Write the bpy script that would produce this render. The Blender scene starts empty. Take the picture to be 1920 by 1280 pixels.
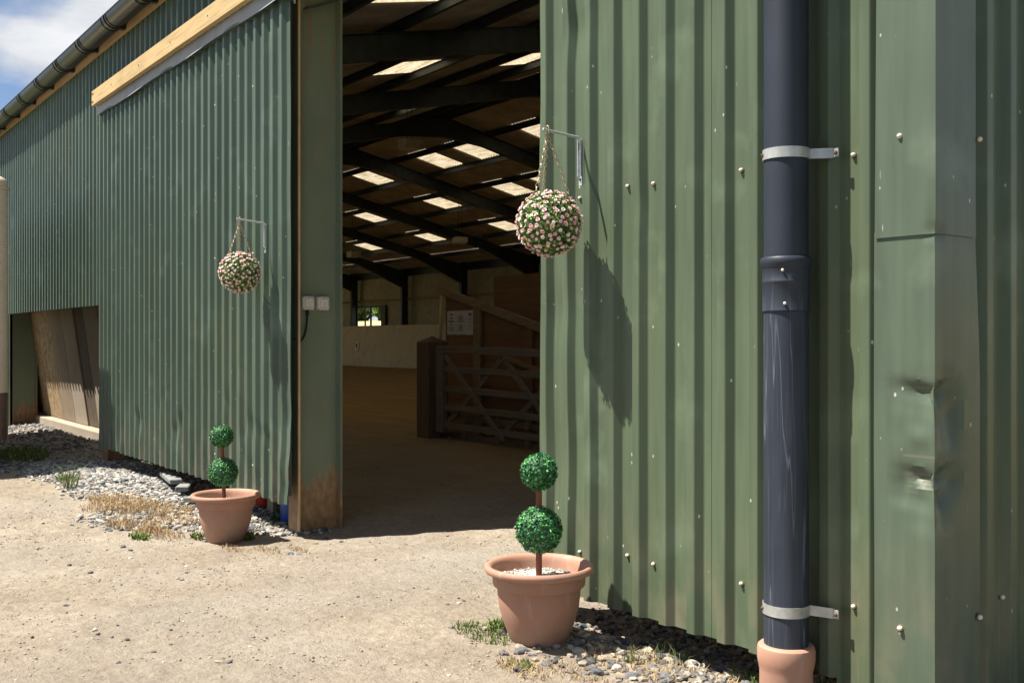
import bpy, bmesh, math, random
import numpy as np
from mathutils import Vector, noise
R = math.radians
random.seed(7); rng = np.random.default_rng(11)
sc = bpy.context.scene
COL = sc.collection

# ---------------------------------------------------------------- camera
cam = bpy.data.cameras.new('camera'); camo = bpy.data.objects.new('camera', cam); COL.objects.link(camo)
cam.sensor_width = 36.0; cam.lens = 36.0*1900/1920
cam.clip_start = .05; cam.clip_end = 2000
cam.shift_y = -4/1920
camo.location = (0, -3.3, 1.4)
camo.rotation_euler = (R(90), 0, math.atan2(.80111, .59852))      # looks along (-.801, .599, 0)
sc.camera = camo

# ---------------------------------------------------------------- sun and sky
SUN = Vector((.67, 1.0, -2.3)).normalized()
sl = bpy.data.lights.new('sun', 'SUN'); so = bpy.data.objects.new('sun', sl); COL.objects.link(so)
sl.energy = 5.0; sl.angle = R(.5); sl.color = (1.0, .93, .82)
so.rotation_euler = SUN.to_track_quat('-Z', 'Y').to_euler(); so.location = (0, -20, 30)
w = bpy.data.worlds.new('World'); sc.world = w; w.use_nodes = True
nt = w.node_tree; nt.nodes.clear()
def N(nt, t, **kw):
    n = nt.nodes.new(t)
    for k, v in kw.items():
        if k in n.inputs.keys(): n.inputs[k].default_value = v
        else: setattr(n, k, v)
    return n
out = N(nt, 'ShaderNodeOutputWorld'); bg = N(nt, 'ShaderNodeBackground'); bg.inputs['Strength'].default_value = .05
sky = N(nt, 'ShaderNodeTexSky', sky_type='NISHITA', sun_disc=False)
sky.sun_elevation = math.asin(-SUN.z); sky.sun_rotation = math.atan2(-SUN.x, -SUN.y); sky.dust_density = .4; sky.air_density = .65
tc = N(nt, 'ShaderNodeTexCoord')
mp = N(nt, 'ShaderNodeMapping'); mp.inputs['Scale'].default_value = (1, 1, 2.6); mp.inputs['Location'].default_value = (5.5, 1.5, .7)
nz = N(nt, 'ShaderNodeTexNoise', Scale=2.1, Detail=9.0, Roughness=.55)
cr = N(nt, 'ShaderNodeValToRGB'); cr.color_ramp.elements[0].position = .49; cr.color_ramp.elements[1].position = .58
nz2 = N(nt, 'ShaderNodeTexNoise', Scale=5.0, Detail=8.0)
cr2 = N(nt, 'ShaderNodeValToRGB'); cr2.color_ramp.elements[0].position = .35; cr2.color_ramp.elements[0].color = (4.2, 4.5, 5.0, 1)
cr2.color_ramp.elements[1].position = .65; cr2.color_ramp.elements[1].color = (7.6, 7.6, 7.6, 1)
mx = N(nt, 'ShaderNodeMix', data_type='RGBA')
L = nt.links.new
L(tc.outputs['Generated'], mp.inputs['Vector']); L(mp.outputs[0], nz.inputs['Vector']); L(mp.outputs[0], nz2.inputs['Vector'])
L(nz.outputs['Fac'], cr.inputs[0]); L(nz2.outputs['Fac'], cr2.inputs[0])
L(cr.outputs[0], mx.inputs['Factor']); L(sky.outputs[0], mx.inputs['A']); L(cr2.outputs[0], mx.inputs['B'])
L(mx.outputs['Result'], bg.inputs['Color']); L(bg.outputs[0], out.inputs['Surface'])
sc.view_settings.view_transform = 'Standard'; sc.view_settings.look = 'None'
sc.view_settings.exposure = 1.5; sc.view_settings.gamma = 1.0
sc.render.engine = 'CYCLES'
try:
    sc.cycles.use_denoising = True; sc.cycles.denoiser = 'OPENIMAGEDENOISE'
except Exception: pass
sc.cycles.max_bounces = 10; sc.cycles.diffuse_bounces = 6; sc.cycles.transmission_bounces = 6
sc.cycles.sample_clamp_indirect = 6.0

# ---------------------------------------------------------------- materials
def base_mat(name, rough=.6, spec=.4, metal=0.0):
    m = bpy.data.materials.new(name); m.use_nodes = True
    t = m.node_tree; b = t.nodes['Principled BSDF']
    b.inputs['Roughness'].default_value = rough; b.inputs['Metallic'].default_value = metal
    b.inputs['Specular IOR Level'].default_value = spec
    return m, t, b
def rgb(c): return (c[0], c[1], c[2], 1)
def coords(t, scale=(1, 1, 1), kind='Object'):
    tc = N(t, 'ShaderNodeTexCoord'); mp = N(t, 'ShaderNodeMapping'); mp.inputs['Scale'].default_value = scale
    t.links.new(tc.outputs[kind], mp.inputs['Vector']); return mp.outputs[0]
def geo_pos(t, scale=(1, 1, 1)):
    g = N(t, 'ShaderNodeNewGeometry'); mp = N(t, 'ShaderNodeMapping'); mp.inputs['Scale'].default_value = scale
    t.links.new(g.outputs['Position'], mp.inputs['Vector']); return mp.outputs[0]
def noise_ramp(t, vec, scale, stops, detail=5, rough=.55):
    n = N(t, 'ShaderNodeTexNoise', Scale=scale, Detail=detail, Roughness=rough); t.links.new(vec, n.inputs['Vector'])
    r = N(t, 'ShaderNodeValToRGB'); e = r.color_ramp.elements
    e[0].position, e[0].color = stops[0][0], rgb(stops[0][1]); e[1].position, e[1].color = stops[-1][0], rgb(stops[-1][1])
    for p, c in stops[1:-1]:
        x = e.new(p); x.color = rgb(c)
    t.links.new(n.outputs['Fac'], r.inputs[0]); return r.outputs[0], n.outputs['Fac']
def mask(t, vec, scale, lo, hi, detail=4):
    o, f = noise_ramp(t, vec, scale, [(lo, (0, 0, 0)), (hi, (1, 1, 1))], detail); return o
def mixc(t, fac, a, b, mode='MIX'):
    m = N(t, 'ShaderNodeMix', data_type='RGBA', blend_type=mode)
    for s, v in (('Factor', fac), ('A', a), ('B', b)):
        if isinstance(v, (int, float)): m.inputs[s].default_value = v
        elif isinstance(v, tuple): m.inputs[s].default_value = rgb(v)
        else: t.links.new(v, m.inputs[s])
    return m.outputs['Result']
def bump(t, b, h, strength=.3, dist=.01, prev=None):
    n = N(t, 'ShaderNodeBump', Strength=strength, Distance=dist); t.links.new(h, n.inputs['Height'])
    if prev is not None: t.links.new(prev, n.inputs['Normal'])
    t.links.new(n.outputs[0], b.inputs['Normal']); return n.outputs[0]
def math2(t, op, a, b=None):
    m = N(t, 'ShaderNodeMath', operation=op)
    for i, v in enumerate((a, b)):
        if v is None: continue
        if isinstance(v, (int, float)): m.inputs[i].default_value = v
        else: t.links.new(v, m.inputs[i])
    return m.outputs[0]
def simple(name, c, rough=.6, spec=.4, metal=0, var=.18, scale=6, bmp=0, bscale=60, stretch=(1, 1, 1)):
    m, t, b = base_mat(name, rough, spec, metal)
    v = coords(t, stretch)
    lo = tuple(x*(1-var) for x in c); hi = tuple(min(1, x*(1+var)) for x in c)
    o, f = noise_ramp(t, v, scale, [(.3, lo), (.7, hi)])
    t.links.new(o, b.inputs['Base Color'])
    if bmp:
        n = N(t, 'ShaderNodeTexNoise', Scale=bscale, Detail=6.0); t.links.new(v, n.inputs['Vector']); bump(t, b, n.outputs['Fac'], bmp, .004)
    return m
def painted_sheet(name, c, rough=.36, specks=True):
    m, t, b = base_mat(name, rough, .38)
    p = geo_pos(t)
    lo = tuple(x*.86 for x in c); hi = tuple(x*1.12 for x in c)
    col, _ = noise_ramp(t, p, .9, [(.3, lo), (.7, hi)], 6)
    ps = geo_pos(t, (7, 7, .5))
    st, _ = noise_ramp(t, ps, 3, [(.35, (.88, .88, .86)), (.65, (1.08, 1.07, 1.04))], 5)
    col = mixc(t, 1.0, col, st, 'MULTIPLY')
    # chalky bloom patches
    col = mixc(t, mask(t, p, 2.3, .56, .8), col, tuple(min(1, x*1.5+.015) for x in c))
    if specks:
        vs = N(t, 'ShaderNodeTexVoronoi', Scale=15.0); t.links.new(geo_pos(t, (1, 1, .6)), vs.inputs['Vector'])
        d = N(t, 'ShaderNodeValToRGB'); d.color_ramp.elements[0].position = .05; d.color_ramp.elements[0].color = (1, 1, 1, 1)
        d.color_ramp.elements[1].position = .085; d.color_ramp.elements[1].color = (0, 0, 0, 1)
        t.links.new(vs.outputs['Distance'], d.inputs[0])
        gate = mask(t, p, 9, .50, .54, 2)
        f = math2(t, 'MULTIPLY', d.outputs[0], gate)
        # streak scratches
        v2 = N(t, 'ShaderNodeTexVoronoi', Scale=7.0); t.links.new(geo_pos(t, (1.6, 1.6, .22)), v2.inputs['Vector'])
        d2 = N(t, 'ShaderNodeValToRGB'); d2.color_ramp.elements[0].position = .018; d2.color_ramp.elements[0].color = (1, 1, 1, 1)
        d2.color_ramp.elements[1].position = .03; d2.color_ramp.elements[1].color = (0, 0, 0, 1)
        t.links.new(v2.outputs['Distance'], d2.inputs[0])
        f2 = math2(t, 'MULTIPLY', d2.outputs[0], mask(t, p, 2.9, .47, .56, 3))
        f = math2(t, 'MAXIMUM', f, f2)
        col = mixc(t, math2(t, 'MULTIPLY', f, .85), col, (.42, .42, .37))
        sz = N(t, 'ShaderNodeSeparateXYZ'); t.links.new(p, sz.inputs[0])
        mz = N(t, 'ShaderNodeMapRange'); mz.inputs['From Min'].default_value = .75; mz.inputs['From Max'].default_value = .10; t.links.new(sz.outputs[2], mz.inputs['Value'])
        mud = math2(t, 'MULTIPLY', math2(t, 'MULTIPLY', mz.outputs[0], mask(t, geo_pos(t, (1, 1, .5)), 7, .42, .66, 8)), .5)
        col = mixc(t, mud, col, (.20, .165, .115))
        col = mixc(t, math2(t, 'MULTIPLY', mask(t, geo_pos(t, (1, 1, .35)), 1.1, .56, .72, 6), .3), col, (.105, .105, .045))
    t.links.new(col, b.inputs['Base Color'])
    rr = N(t, 'ShaderNodeMapRange'); rr.inputs['To Min'].default_value = rough-.06; rr.inputs['To Max'].default_value = rough+.14
    n = N(t, 'ShaderNodeTexNoise', Scale=4.0, Detail=5.0); t.links.new(p, n.inputs['Vector'])
    t.links.new(n.outputs['Fac'], rr.inputs['Value']); t.links.new(rr.outputs[0], b.inputs['Roughness'])
    n2 = N(t, 'ShaderNodeTexNoise', Scale=5.0, Detail=3.0); t.links.new(geo_pos(t, (1, 1, .7)), n2.inputs['Vector'])
    bump(t, b, n2.outputs['Fac'], .05, .015)
    return m
def scrape(m):
    t = m.node_tree; b = t.nodes['Principled BSDF']; src = b.inputs['Base Color'].links[0].from_socket
    sep = N(t, 'ShaderNodeSeparateXYZ'); t.links.new(geo_pos(t), sep.inputs[0])
    st = mask(t, geo_pos(t, (2.5, 2.5, 75)), 1.2, .50, .60, 4); tot = None
    for cz, hz in ((1.235, .024), (.90, .05), (.985, .012)):
        d = math2(t, 'ABSOLUTE', math2(t, 'SUBTRACT', sep.outputs[2], cz)); k = N(t, 'ShaderNodeMapRange'); k.inputs['From Min'].default_value = hz; k.inputs['From Max'].default_value = hz*.5; t.links.new(d, k.inputs['Value'])
        tot = k.outputs[0] if tot is None else math2(t, 'MAXIMUM', tot, k.outputs[0])
    dx = math2(t, 'ABSOLUTE', math2(t, 'SUBTRACT', sep.outputs[0], -1.955)); kx = N(t, 'ShaderNodeMapRange'); kx.inputs['From Min'].default_value = .10; kx.inputs['From Max'].default_value = .085; t.links.new(dx, kx.inputs['Value'])
    ky = N(t, 'ShaderNodeMapRange'); ky.inputs['From Min'].default_value = .03; ky.inputs['From Max'].default_value = -.01; t.links.new(sep.outputs[1], ky.inputs['Value'])
    f = math2(t, 'MULTIPLY', math2(t, 'MULTIPLY', math2(t, 'MULTIPLY', st, tot), kx.outputs[0]), ky.outputs[0])
    t.links.new(mixc(t, math2(t, 'MULTIPLY', f, .5), src, (.20, .165, .13)), b.inputs['Base Color'])
GREEN = (.070, .097, .060)
M = {}
M['green'] = painted_sheet('green_painted_steel', GREEN)
M['green_left'] = painted_sheet('green_painted_steel_sky_tint', (.058, .088, .066))  # cooler copy of the green, with sky reflection put into the colour
M['green_flash'] = painted_sheet('green_painted_flashing', (.068, .094, .068), .34)
scrape(M['green_flash'])
M['inner'] = simple('pale_liner_sheet', (.54, .54, .40), .6, .3)
M['darksteel'] = simple('dark_frame_steel', (.055, .072, .072), .5, .4, var=.3)
M['frameedge'] = simple('column_edge_sunlit', (.62, .44, .24), .6, .3)  # tan stands in for sunlight on the flange edge
M['black_plastic'] = simple('black_plastic_gutter', (.015, .016, .019), .36, .5, var=.25)
def pipe_mat():
    m, t, b = base_mat('black_pipe_plastic', .5, .35)
    p = geo_pos(t)
    col, _ = noise_ramp(t, p, 3, [(.3, (.014, .019, .031)), (.7, (.022, .029, .045))], 5)
    sep = N(t, 'ShaderNodeSeparateXYZ'); t.links.new(p, sep.inputs[0])
    low = N(t, 'ShaderNodeMapRange'); low.inputs['From Min'].default_value = 1.7; low.inputs['From Max'].default_value = 1.3
    t.links.new(sep.outputs[2], low.inputs['Value'])
    def lines(sc_, w_, seed):
        n = N(t, 'ShaderNodeTexNoise', Scale=1.0, Detail=2.5, Roughness=.45); t.links.new(geo_pos(t, (sc_, sc_, seed)), n.inputs['Vector'])
        d = math2(t, 'ABSOLUTE', math2(t, 'SUBTRACT', n.outputs['Fac'], .5)); k = N(t, 'ShaderNodeMapRange'); k.inputs['From Min'].default_value = w_; k.inputs['From Max'].default_value = w_*.25; t.links.new(d, k.inputs['Value']); return k.outputs[0]
    f = math2(t, 'MAXIMUM', lines(15, .014, .8), math2(t, 'MULTIPLY', lines(38, .02, .5), .35))
    bl = mask(t, geo_pos(t, (9, 9, 1.2)), 1.0, .40, .75, 4)
    f = math2(t, 'MAXIMUM', f, math2(t, 'MULTIPLY', bl, .4))
    f = math2(t, 'MULTIPLY', math2(t, 'MULTIPLY', f, low.outputs[0]), .55)
    col = mixc(t, f, col, (.13, .15, .19))
    t.links.new(col, b.inputs['Base Color'])
    return m
M['pipe'] = pipe_mat()
M['galv'] = simple('galvanised_strap', (.42, .43, .42), .42, .5, .55, var=.2, scale=20)
M['bracket'] = simple('bracket_steel', (.50, .52, .55), .35, .5, .6, var=.15, scale=30)
M['chain'] = simple('brassy_chain', (.42, .34, .22), .4, .5, .5, var=.3, scale=60)
M['screwcap'] = simple('screw_cap', (.62, .60, .48), .5, .4, var=.35, scale=90)
M['screwstain'] = simple('screw_washer', (.10, .075, .045), .8, .2, var=.5, scale=90)
def terracotta(name, c, rough=.62):
    m, t, b = base_mat(name, rough, .3)
    v = geo_pos(t)
    col, _ = noise_ramp(t, v, 5, [(.3, tuple(x*.9 for x in c)), (.7, tuple(min(1, x*1.08) for x in c))], 6)
    col = mixc(t, math2(t, 'MULTIPLY', mask(t, geo_pos(t, (9, 9, 4)), 1.5, .48, .75, 7), .5), col, (.25, .19, .15))
    col = mixc(t, math2(t, 'MULTIPLY', mask(t, geo_pos(t, (20, 20, 3)), 1.2, .58, .72, 6), .4), col, (.37, .30, .255))
    sep = N(t, 'ShaderNodeSeparateXYZ'); t.links.new(v, sep.inputs[0])
    lo = N(t, 'ShaderNodeMapRange'); lo.inputs['From Min'].default_value = .17; lo.inputs['From Max'].default_value = -.04
    t.links.new(sep.outputs[2], lo.inputs['Value'])
    col = mixc(t, math2(t, 'MULTIPLY', math2(t, 'MULTIPLY', lo.outputs[0], mask(t, v, 10, .32, .62, 7)), .75), col, (.30, .23, .16))
    t.links.new(col, b.inputs['Base Color'])
    n = N(t, 'ShaderNodeTexNoise', Scale=220.0, Detail=3.0); t.links.new(v, n.inputs['Vector']); bump(t, b, n.outputs['Fac'], .12, .002)
    return m
M['pot'] = terracotta('terracotta_plastic', (.335, .178, .125))
M['clay'] = terracotta('clay_drain', (.37, .20, .142))
def wood(name, c, axis=0, rough=.75, contrast=.35, gs=1.0):
    m, t, b = base_mat(name, rough, .25)
    s = [14*gs, 14*gs, 14*gs]; s[axis] = .9*gs
    v = coords(t, tuple(s))
    col, f = noise_ramp(t, v, 2.2, [(.25, tuple(x*(1-contrast) for x in c)), (.5, c), (.75, tuple(min(1, x*(1+contrast*.6)) for x in c))], 7, .6)
    st = mask(t, coords(t), 1.7, .52, .72)
    col = mixc(t, math2(t, 'MULTIPLY', st, .35), col, tuple(x*.55 for x in c))
    t.links.new(col, b.inputs['Base Color']); bump(t, b, f, .35, .004)
    return m
M['timber'] = wood('sawn_timber', (.42, .30, .15), 0)
M['fascia'] = wood('fascia_board', (.33, .23, .13), 0)
M['gate'] = wood('weathered_gate_timber', (.185, .16, .135), 0)
M['post'] = wood('gate_post_timber', (.15, .11, .078), 2)
M['ply'] = wood('brown_plywood', (.215, .12, .06), 0, .6, .25, .5)
M['stair'] = wood('stair_timber', (.27, .195, .125), 0)
M['plank'] = wood('grey_brown_plank', (.22, .17, .12), 2, .8, .3)
M['plank2'] = wood('pale_plank', (.29, .245, .19), 2, .8, .2)
M['plankd'] = wood('dark_batten', (.10, .075, .055), 2)
def osb():
    m, t, b = base_mat('strand_board', .8, .2)
    v = coords(t, (9, 9, 3)); vv = N(t, 'ShaderNodeTexVoronoi', Scale=5.0); t.links.new(v, vv.inputs['Vector'])
    r = N(t, 'ShaderNodeValToRGB'); r.color_ramp.elements[0].color = (.15, .10, .055, 1); r.color_ramp.elements[1].color = (.34, .26, .155, 1)
    sp = N(t, 'ShaderNodeSeparateColor'); t.links.new(vv.outputs['Color'], sp.inputs[0]); t.links.new(sp.outputs[0], r.inputs[0])
    t.links.new(r.outputs[0], b.inputs['Base Color']); return m
M['osb'] = osb()
M['kick'] = wood('pale_kickboard', (.62, .56, .36), 2, .6, .12, .4)
M['roof'] = simple('fibre_cement_sheet', (.60, .55, .47), .85, .2, var=.25, scale=2)
def skylight():
    m = bpy.data.materials.new('skylight_sheet'); m.use_nodes = True; t = m.node_tree; t.nodes.clear()
    o = N(t, 'ShaderNodeOutputMaterial'); tr = N(t, 'ShaderNodeBsdfTranslucent'); di = N(t, 'ShaderNodeBsdfDiffuse'); mxs = N(t, 'ShaderNodeMixShader'); mxs.inputs[0].default_value = .15
    v = geo_pos(t, (1, 6, 6))
    col, _ = noise_ramp(t, v, 1.6, [(.32, (.16, .128, .08)), (.52, (.28, .24, .17)), (.72, (.36, .315, .24))], 6)
    col2 = mixc(t, mask(t, geo_pos(t), 9, .60, .68), col, (.20, .15, .08))
    t.links.new(col2, tr.inputs['Color']); t.links.new(col2, di.inputs['Color'])
    t.links.new(tr.outputs[0], mxs.inputs[1]); t.links.new(di.outputs[0], mxs.inputs[2]); t.links.new(mxs.outputs[0], o.inputs['Surface']); return m
M['skylight'] = skylight()
def column_mat():
    m, t, b = base_mat('rusting_green_column', .45, .45)
    p = geo_pos(t)
    col, _ = noise_ramp(t, p, 1.6, [(.3, (.135, .175, .125)), (.7, (.185, .225, .155))], 6)
    stv = geo_pos(t, (9, 9, .7))
    rust, _ = noise_ramp(t, geo_pos(t, (1, 1, .6)), 22, [(.3, (.20, .105, .045)), (.7, (.40, .245, .125))], 7)
    sep = N(t, 'ShaderNodeSeparateXYZ'); t.links.new(p, sep.inputs[0])
    nn = N(t, 'ShaderNodeTexNoise', Scale=3.2, Detail=6.0); t.links.new(geo_pos(t, (3, 3, .9)), nn.inputs['Vector'])
    zz = math2(t, 'ADD', sep.outputs[2], math2(t, 'MULTIPLY', math2(t, 'SUBTRACT', nn.outputs['Fac'], .5), -1.1))
    lo = N(t, 'ShaderNodeMapRange'); lo.inputs['From Min'].default_value = .42; lo.inputs['From Max'].default_value = .22; t.links.new(zz, lo.inputs['Value'])
    col = mixc(t, math2(t, 'MULTIPLY', lo.outputs[0], .92), col, rust)
    # rust runs from above
    hi = N(t, 'ShaderNodeMapRange'); hi.inputs['From Min'].default_value = 2.6; hi.inputs['From Max'].default_value = 3.9; t.links.new(zz, hi.inputs['Value'])
    f = math2(t, 'MULTIPLY', math2(t, 'MULTIPLY', mask(t, stv, 2.1, .5, .68), hi.outputs[0]), .8)
    col = mixc(t, f, col, (.25, .13, .075))
    f = math2(t, 'MULTIPLY', mask(t, geo_pos(t, (4, 4, 1.6)), 2.3, .62, .72), .6)
    col = mixc(t, f, col, (.24, .20, .12))
    t.links.new(col, b.inputs['Base Color']); bump(t, b, nn.outputs['Fac'], .2, .01)
    return m
M['column'] = column_mat()
M['leafA'] = simple('box_leaf_mid', (.045, .20, .06), .5, .35, var=.35, scale=40)
M['leafB'] = simple('box_leaf_dark', (.017, .075, .032), .5, .35, var=.3, scale=40)
M['leafC'] = simple('box_leaf_light', (.11, .33, .085), .5, .35, var=.3, scale=40)
M['fleafA'] = simple('flower_ball_leaf', (.25, .31, .09), .5, .4, var=.4, scale=40)
M['fleafB'] = simple('flower_ball_dark_leaf', (.045, .10, .03), .5, .4, var=.3, scale=40)
M['pinkA'] = simple('pale_pink_petals', (.84, .64, .64), .6, .3, var=.12, scale=90)
M['pinkB'] = simple('pink_petals', (.80, .50, .53), .6, .3, var=.15, scale=90)
M['pinkC'] = simple('whitish_pink_petals', (.87, .80, .74), .6, .3, var=.1, scale=90)
M['stem'] = simple('topiary_stem', (.17, .06, .035), .7, .3, var=.3, scale=30)
M['chips'] = simple('white_chippings', (.55, .53, .49), .8, .3, var=.3, scale=40)
M['beige'] = simple('beige_trailer_panel', (.47, .385, .305), .4, .5, var=.06)
M['brown'] = simple('brown_trailer_panel', (.09, .055, .04), .45, .5, var=.15)
M['rubber'] = simple('black_rubber', (.02, .02, .02), .8, .2)
M['red'] = simple('red_plastic', (.42, .03, .02), .4, .5)
M['blue'] = simple('blue_plastic', (.02, .07, .32), .4, .5)
M['lampbody'] = simple('lamp_housing', (.66, .62, .48), .6, .3)
M['lampdark'] = simple('lamp_side', (.20, .20, .14), .6, .3)
M['white_plastic'] = simple('off_white_plastic', (.56, .54, .48), .45, .4, var=.12, scale=40)
M['paper'] = simple('white_paper', (.62, .62, .62), .8, .2, var=.04)
M['ink'] = simple('printed_ink', (.12, .12, .13), .8, .1)
M['rail_flash'] = simple('grey_lead_strip', (.25, .265, .29), .55, .4, var=.15, scale=4)
M['slab'] = simple('grey_slab', (.17, .18, .17), .85, .2, var=.25, scale=14, bmp=.3)
M['glass'] = None
def stone_mat(name, stops):
    m, t, b = base_mat(name, .85, .25)
    at = N(t, 'ShaderNodeAttribute'); at.attribute_name = 'tone'
    r = N(t, 'ShaderNodeValToRGB'); e = r.color_ramp.elements
    e[0].position, e[0].color = stops[0][0], rgb(stops[0][1]); e[1].position, e[1].color = stops[-1][0], rgb(stops[-1][1])
    for p_, c in stops[1:-1]:
        x = e.new(p_); x.color = rgb(c)
    t.links.new(at.outputs['Fac'], r.inputs[0])
    s, f = noise_ramp(t, geo_pos(t), 60, [(.3, (.8, .8, .8)), (.7, (1.12, 1.12, 1.12))], 5)
    t.links.new(mixc(t, 1.0, r.outputs[0], s, 'MULTIPLY'), b.inputs['Base Color']); bump(t, b, f, .4, .004)
    return m
STOPS = [(0, (.05, .055, .062)), (.3, (.13, .132, .136)), (.55, (.25, .24, .225)), (.8, (.36, .335, .30)), (1, (.50, .475, .43))]
M['pebble'] = stone_mat('limestone_pebbles', STOPS)
def stone_single(name, c):
    return simple(name, c, .85, .25, var=.25, scale=25, bmp=.5, bscale=70)
M['stones'] = [stone_single('grey_stone', (.12, .12, .127)), stone_single('tan_stone', (.27, .222, .165)), stone_single('pale_stone', (.33, .31, .275)), stone_single('blue_grey_stone', (.075, .083, .10))]
def blade_mat(name, a, b_):
    m, t, b = base_mat(name, .7, .25)
    at = N(t, 'ShaderNodeAttribute'); at.attribute_name = 'tone'
    t.links.new(mixc(t, at.outputs['Fac'], a, b_), b.inputs['Base Color']); return m
M['dry'] = blade_mat('dry_grass', (.25, .155, .07), (.46, .34, .18))
M['weed'] = blade_mat('green_weed', (.05, .095, .018), (.17, .21, .06))
M['tree'] = blade_mat('tree_leaves', (.03, .06, .015), (.11, .17, .04))
def ground_mat():
    m, t, b = base_mat('dry_earth', .92, .15)
    p = geo_pos(t)
    c1, _ = noise_ramp(t, p, 1.1, [(.28, (.208, .177, .141)), (.5, (.268, .232, .188)), (.72, (.33, .292, .243))], 8, .6)
    c2, _ = noise_ramp(t, p, 14, [(.3, (.72, .69, .65)), (.7, (1.2, 1.19, 1.16))], 10, .72)
    col = mixc(t, 1.0, c1, c2, 'MULTIPLY')
    # fine grit, dark and light
    g = N(t, 'ShaderNodeTexVoronoi', Scale=95.0); t.links.new(p, g.inputs['Vector'])
    gr = N(t, 'ShaderNodeValToRGB'); gr.color_ramp.elements[0].position = .10; gr.color_ramp.elements[0].color = (1, 1, 1, 1); gr.color_ramp.elements[1].position = .2; gr.color_ramp.elements[1].color = (0, 0, 0, 1)
    t.links.new(g.outputs['Distance'], gr.inputs[0])
    sp = N(t, 'ShaderNodeSeparateColor'); t.links.new(g.outputs['Color'], sp.inputs[0])
    gc = N(t, 'ShaderNodeValToRGB'); gc.color_ramp.elements[0].color = (.17, .14, .11, 1); gc.color_ramp.elements[1].color = (.70, .64, .55, 1); t.links.new(sp.outputs[0], gc.inputs[0])
    col = mixc(t, math2(t, 'MULTIPLY', math2(t, 'MULTIPLY', gr.outputs[0], mask(t, p, 1.6, .36, .60)), .85), col, gc.outputs[0])
    # grey crushed-stone areas towards the left and along the wall
    col = mixc(t, math2(t, 'MULTIPLY', mask(t, p, .45, .44, .64), .6), col, (.265, .245, .215))
    # arena sand indoors
    sep = N(t, 'ShaderNodeSeparateXYZ'); t.links.new(p, sep.inputs[0])
    nn = N(t, 'ShaderNodeTexNoise', Scale=1.2, Detail=4.0); t.links.new(p, nn.inputs['Vector'])
    yy = math2(t, 'ADD', sep.outputs[1], math2(t, 'MULTIPLY', nn.outputs['Fac'], 3.0))
    ins = N(t, 'ShaderNodeMapRange'); ins.inputs['From Min'].default_value = 4.5; ins.inputs['From Max'].default_value = 8.0; t.links.new(yy, ins.inputs['Value'])
    ins2 = N(t, 'ShaderNodeMapRange'); ins2.inputs['From Min'].default_value = 24.9; ins2.inputs['From Max'].default_value = 24.6; t.links.new(sep.outputs[1], ins2.inputs['Value'])
    sand, _ = noise_ramp(t, geo_pos(t, (.25, 1.6, 1)), 2.4, [(.3, (.33, .22, .10)), (.7, (.46, .33, .16))], 8)
    col = mixc(t, math2(t, 'MULTIPLY', ins.outputs[0], ins2.outputs[0]), col, sand)
    # unseen dark pasture brought close to cut bounce light on the walls
    far = N(t, 'ShaderNodeVectorMath', operation='DISTANCE'); t.links.new(p, far.inputs[0]); far.inputs[1].default_value = (-8.5, 1, 0)
    fx = math2(t, 'ADD', far.outputs['Value'], math2(t, 'MULTIPLY', nn.outputs['Fac'], 4.0))
    ff0 = N(t, 'ShaderNodeMapRange'); ff0.inputs['From Min'].default_value = 13.5; ff0.inputs['From Max'].default_value = 16; t.links.new(fx, ff0.inputs['Value'])
    # pasture begins past the yard; the covered arena keeps its sand
    outd = N(t, 'ShaderNodeMapRange'); outd.inputs['From Min'].default_value = .4; outd.inputs['From Max'].default_value = -.8; t.links.new(sep.outputs[1], outd.inputs['Value'])
    bk = math2(t, 'GREATER_THAN', sep.outputs[1], 24.9)
    ff1 = math2(t, 'MULTIPLY', ff0.outputs[0], math2(t, 'MAXIMUM', outd.outputs[0], bk))
    sdx = math2(t, 'GREATER_THAN', sep.outputs[0], -1.2)
    class _F: pass
    ff = _F(); ff.outputs = [math2(t, 'MAXIMUM', ff1, math2(t, 'MULTIPLY', ff0.outputs[0], sdx))]
    grass, _ = noise_ramp(t, p, .3, [(.3, (.045, .07, .02)), (.7, (.11, .12, .045))], 6)
    col = mixc(t, ff.outputs[0], col, grass)
    t.links.new(col, b.inputs['Base Color'])
    h1 = N(t, 'ShaderNodeTexNoise', Scale=16.0, Detail=10.0, Roughness=.7); t.links.new(p, h1.inputs['Vector'])
    pr = bump(t, b, h1.outputs['Fac'], 1.0, .045)
    h2 = math2(t, 'MULTIPLY', gr.outputs[0], 1.0)
    bump(t, b, h2, .7, .006, pr)
    return m
M['ground'] = ground_mat()
M['hill'] = simple('dry_pasture', (.42, .33, .16), .9, .1, var=.25, scale=.4)
M['letter_white'] = simple('white_marker', (.78, .78, .74), .6, .3, var=.05)
M['orange'] = wood('sunlit_timber', (.55, .33, .11), 2)

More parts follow.
